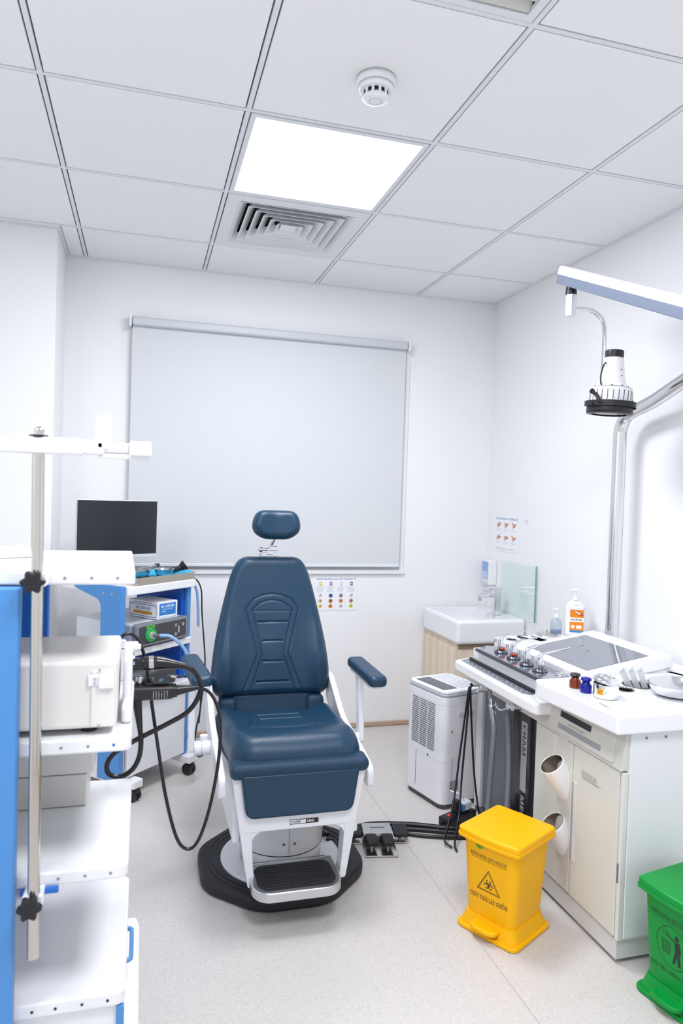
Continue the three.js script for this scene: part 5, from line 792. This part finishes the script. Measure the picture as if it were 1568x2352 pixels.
{
  const t = thing('light_source', 'dark grey light source with green socket on the middle shelf of the corner cart', 'device', fw(-0.005, 0.6355, 0.0), FR);
  const sh = rrect(0.315, 0.098, 0.014, 0, 0.055);
  M('housing', at(ext(rrect(0.308, 0.094, 0.012, 0, 0.055), 0.34, 0.003), 0, 0, -0.345), mat(0xcfd4db, 0.35), t);
  M('bezel', at(ext(sh, 0.03, 0.006, 3), 0, 0, -0.01), mat(0x7a7f88, 0.35), t);
  const pn = M('front_panel', at(ext(rrect(0.288, 0.076, 0.012, 0, 0.055), 0.004, 0.001), 0, 0, 0.018), mat(0x45474c, 0.35), t);
  M('bright_line', at(ext(holeIn(rrect(0.296, 0.083, 0.014, 0, 0.055), rrect(0.289, 0.077, 0.012, 0, 0.055)), 0.002, 0.0005), 0, 0, 0.0195), mat(0xb9bcc2, 0.3, 0.6), pn);
  const so = M('green_socket', at(new THREE.CylinderGeometry(0.028, 0.03, 0.012, 36).rotateX(Math.PI / 2), -0.078, 0.052, 0.026), mat(0x2fae5c, 0.35), t);
  M('socket_ring', at(new THREE.CylinderGeometry(0.015, 0.017, 0.012, 28).rotateX(Math.PI / 2), -0.078, 0.052, 0.034), mat(0xc9d2cc, 0.3, 0.5), so);
  M('plug', rod([-0.078, 0.052, 0.034], [-0.06, 0.052, 0.062], 0.008, 0.006), mat(0x5d6168, 0.4), so);
  const gt = canvasTex(160, 40, (g, w, h) => { g.fillStyle = '#59b845'; g.fillRect(0, 0, w, h); g.fillStyle = '#14421c'; g.font = 'bold 26px sans-serif'; g.textAlign = 'center'; g.fillText('● Scope', w / 2, 29); });
  M('socket_sign', at(new THREE.PlaneGeometry(0.05, 0.0125), -0.078, 0.0865, 0.0226), printMat(gt, 0.4), pn);
  M('power_button', at(new THREE.CylinderGeometry(0.0085, 0.0085, 0.006, 24).rotateX(Math.PI / 2), 0.118, 0.072, 0.024), steel, pn);
  for (const y of [0.072, 0.032]) M('key', bb(0.07, 0.082, y - 0.007, y + 0.007, 0.021, 0.0245, 0.002), mat(0x9fa3a9, 0.4), pn);
  M('slider', bb(0.092, 0.099, 0.036, 0.066, 0.021, 0.024, 0.002), mat(0xc8cbd0, 0.3), pn);
  M('foot', merge(...[[-0.13, -0.02], [0.13, -0.02], [-0.13, -0.3], [0.13, -0.3]].map(([x, z]) => cyl(0.01, 0.01, 0.008, x, 0.004, z, 14))), black, t);
  const q = [[-0.06, 0.6875, 0.062], [-0.03, 0.68, 0.1], [0.01, 0.62, 0.14], [0.03, 0.52, 0.155], [0.045, 0.38, 0.15], [0.07, 0.24, 0.14], [0.1, 0.16, 0.13], [0.13, 0.135, 0.12], [0.16, 0.17, 0.1]].map(p => fw(p[0] - 0.005, p[1], p[2]));
  cable('light_cable', 'pale blue light cable looping down from the green socket', q, 0.0075, mat(0x8fb4dd, 0.35));
}
{
  const t = thing('tongue_depressor_box', 'white and blue cardboard box of wooden tongue depressors on the light source', 'box', [-0.823, 0.7405, -1.0975], -0.85);
  M('carton', box(0.185, 0.075, 0.115, 0, 0.0375, 0, 0.001), mat(0xf3f4f6, 0.5), t);
  const fr = canvasTex(512, 210, (g, w, h) => { g.fillStyle = '#eef1f6'; g.fillRect(0, 0, w, h); g.fillStyle = '#a33a44'; g.font = 'bold 26px sans-serif'; g.textAlign = 'center'; text(g, 'Disposable · Dùng một lần', w / 2, 30, w * 0.9, 26); g.strokeStyle = '#2d5fae'; g.lineWidth = 8; g.strokeRect(24, 46, w - 48, h - 66); g.fillStyle = '#20386e'; g.font = 'bold 44px sans-serif'; text(g, 'ĐÈ LƯỠI GỖ', w / 2, 108, w * 0.7, 44); g.fillStyle = '#d3972f'; g.beginPath(); g.roundRect(86, 126, w - 172, 40, 20); g.fill(); });
  M('front_print', at(new THREE.PlaneGeometry(0.184, 0.0745), 0, 0.0375, 0.0579), printMat(fr, 0.5), t);
  const sd = canvasTex(300, 200, (g, w, h) => { g.fillStyle = '#f2f4f7'; g.fillRect(0, 0, w, h); g.fillStyle = '#2f80cf'; g.fillRect(24, 20, w - 48, h - 66); g.fillStyle = '#fff'; g.font = 'bold 36px sans-serif'; g.textAlign = 'center'; text(g, 'ĐÈ LƯỠI GỖ', w / 2, 68, w * 0.78, 36); g.font = '20px sans-serif'; g.fillText('Tongue depressor', w / 2, 94); g.fillText('100 que', 92, 122); g.strokeStyle = '#2f80cf'; g.lineWidth = 4; g.strokeRect(24, h - 44, w - 48, 30); });
  M('end_print', at(new THREE.PlaneGeometry(0.114, 0.0745).rotateY(Math.PI / 2), 0.0929, 0.0375, 0), printMat(sd, 0.5), t);
}
{
  const t = thing('camera_processor', 'small dark camera processor with blue lettering on the lower shelf of the corner cart', 'device', fw(-0.045, 0.4455, 0.0), FR);
  M('housing', at(ext(rrect(0.24, 0.07, 0.01, 0, 0.045), 0.3, 0.003), 0, 0, -0.3), mat(0x6f747c, 0.4), t);
  M('bezel', at(ext(roundPoly([[-0.125, 0.008], [0.125, 0.008], [0.118, 0.092], [-0.118, 0.078]], 0.012), 0.024, 0.005, 3), 0, 0, 0.0), mat(0x55595f, 0.35), t);
  const p = M('front_panel', at(ext(roundPoly([[-0.115, 0.014], [0.115, 0.014], [0.11, 0.084], [-0.11, 0.071]], 0.01), 0.004, 0.001), 0, 0, 0.0225), mat(0x47494d, 0.35), t);
  M('dial', at(new THREE.CylinderGeometry(0.013, 0.014, 0.018, 28).rotateX(Math.PI / 2), -0.082, 0.038, 0.034), steel, p);
  const tx = canvasTex(400, 160, (g, w, h) => { g.clearRect(0, 0, w, h); g.fillStyle = '#62c34a'; g.fillRect(20, 40, 40, 20); g.strokeStyle = '#cfd2d6'; g.lineWidth = 6; g.strokeRect(84, 34, 30, 34); g.strokeRect(84, 96, 30, 34); g.strokeStyle = '#e0473c'; g.beginPath(); g.arc(46, 112, 16, 0, 7); g.stroke(); g.fillStyle = '#7fc0ea'; g.font = 'bold 62px sans-serif'; g.fillText('go', 210, 118); g.fillStyle = '#d8dbe0'; g.fillRect(350, 60, 30, 8); });
  M('panel_print', at(new THREE.PlaneGeometry(0.15, 0.05), 0.012, 0.043, 0.0268), printMat(tx, 0.4, true), p);
  M('plug', merge(rod([0.09, 0.04, 0.026], [0.1, 0.04, 0.05], 0.008)), steel, p);
  M('foot', merge(...[[-0.1, -0.02], [0.1, -0.02], [-0.1, -0.26], [0.1, -0.26]].map(([x, z]) => cyl(0.01, 0.01, 0.01, x, 0.005, z, 14))), black, t);
  const q = [[0.055, 0.485, 0.05], [0.09, 0.482, 0.075], [0.135, 0.46, 0.09], [0.15, 0.42, 0.1], [0.135, 0.34, 0.12], [0.1, 0.26, 0.13], [0.085, 0.2, 0.135], [0.1, 0.15, 0.13], [0.14, 0.118, 0.12], [0.19, 0.125, 0.11], [0.22, 0.17, 0.08]].map(p2 => fw(p2[0], p2[1], p2[2]));
  cable('camera_cable', 'thin black camera cable looping below the lower shelf of the corner cart', q, 0.0038);
}
cable('tray_cable', 'thin black cable hanging down the right side of the corner cart', [[0.19, 0.905, 0.0], [0.225, 0.89, 0.005], [0.25, 0.84, 0.01], [0.258, 0.74, 0.01], [0.275, 0.62, 0.01], [0.29, 0.5, 0.01], [0.285, 0.4, 0.01], [0.265, 0.3, 0.012], [0.255, 0.22, 0.012]].map(p => fw(...p)), 0.0034);
renderer.render(scene, camera);
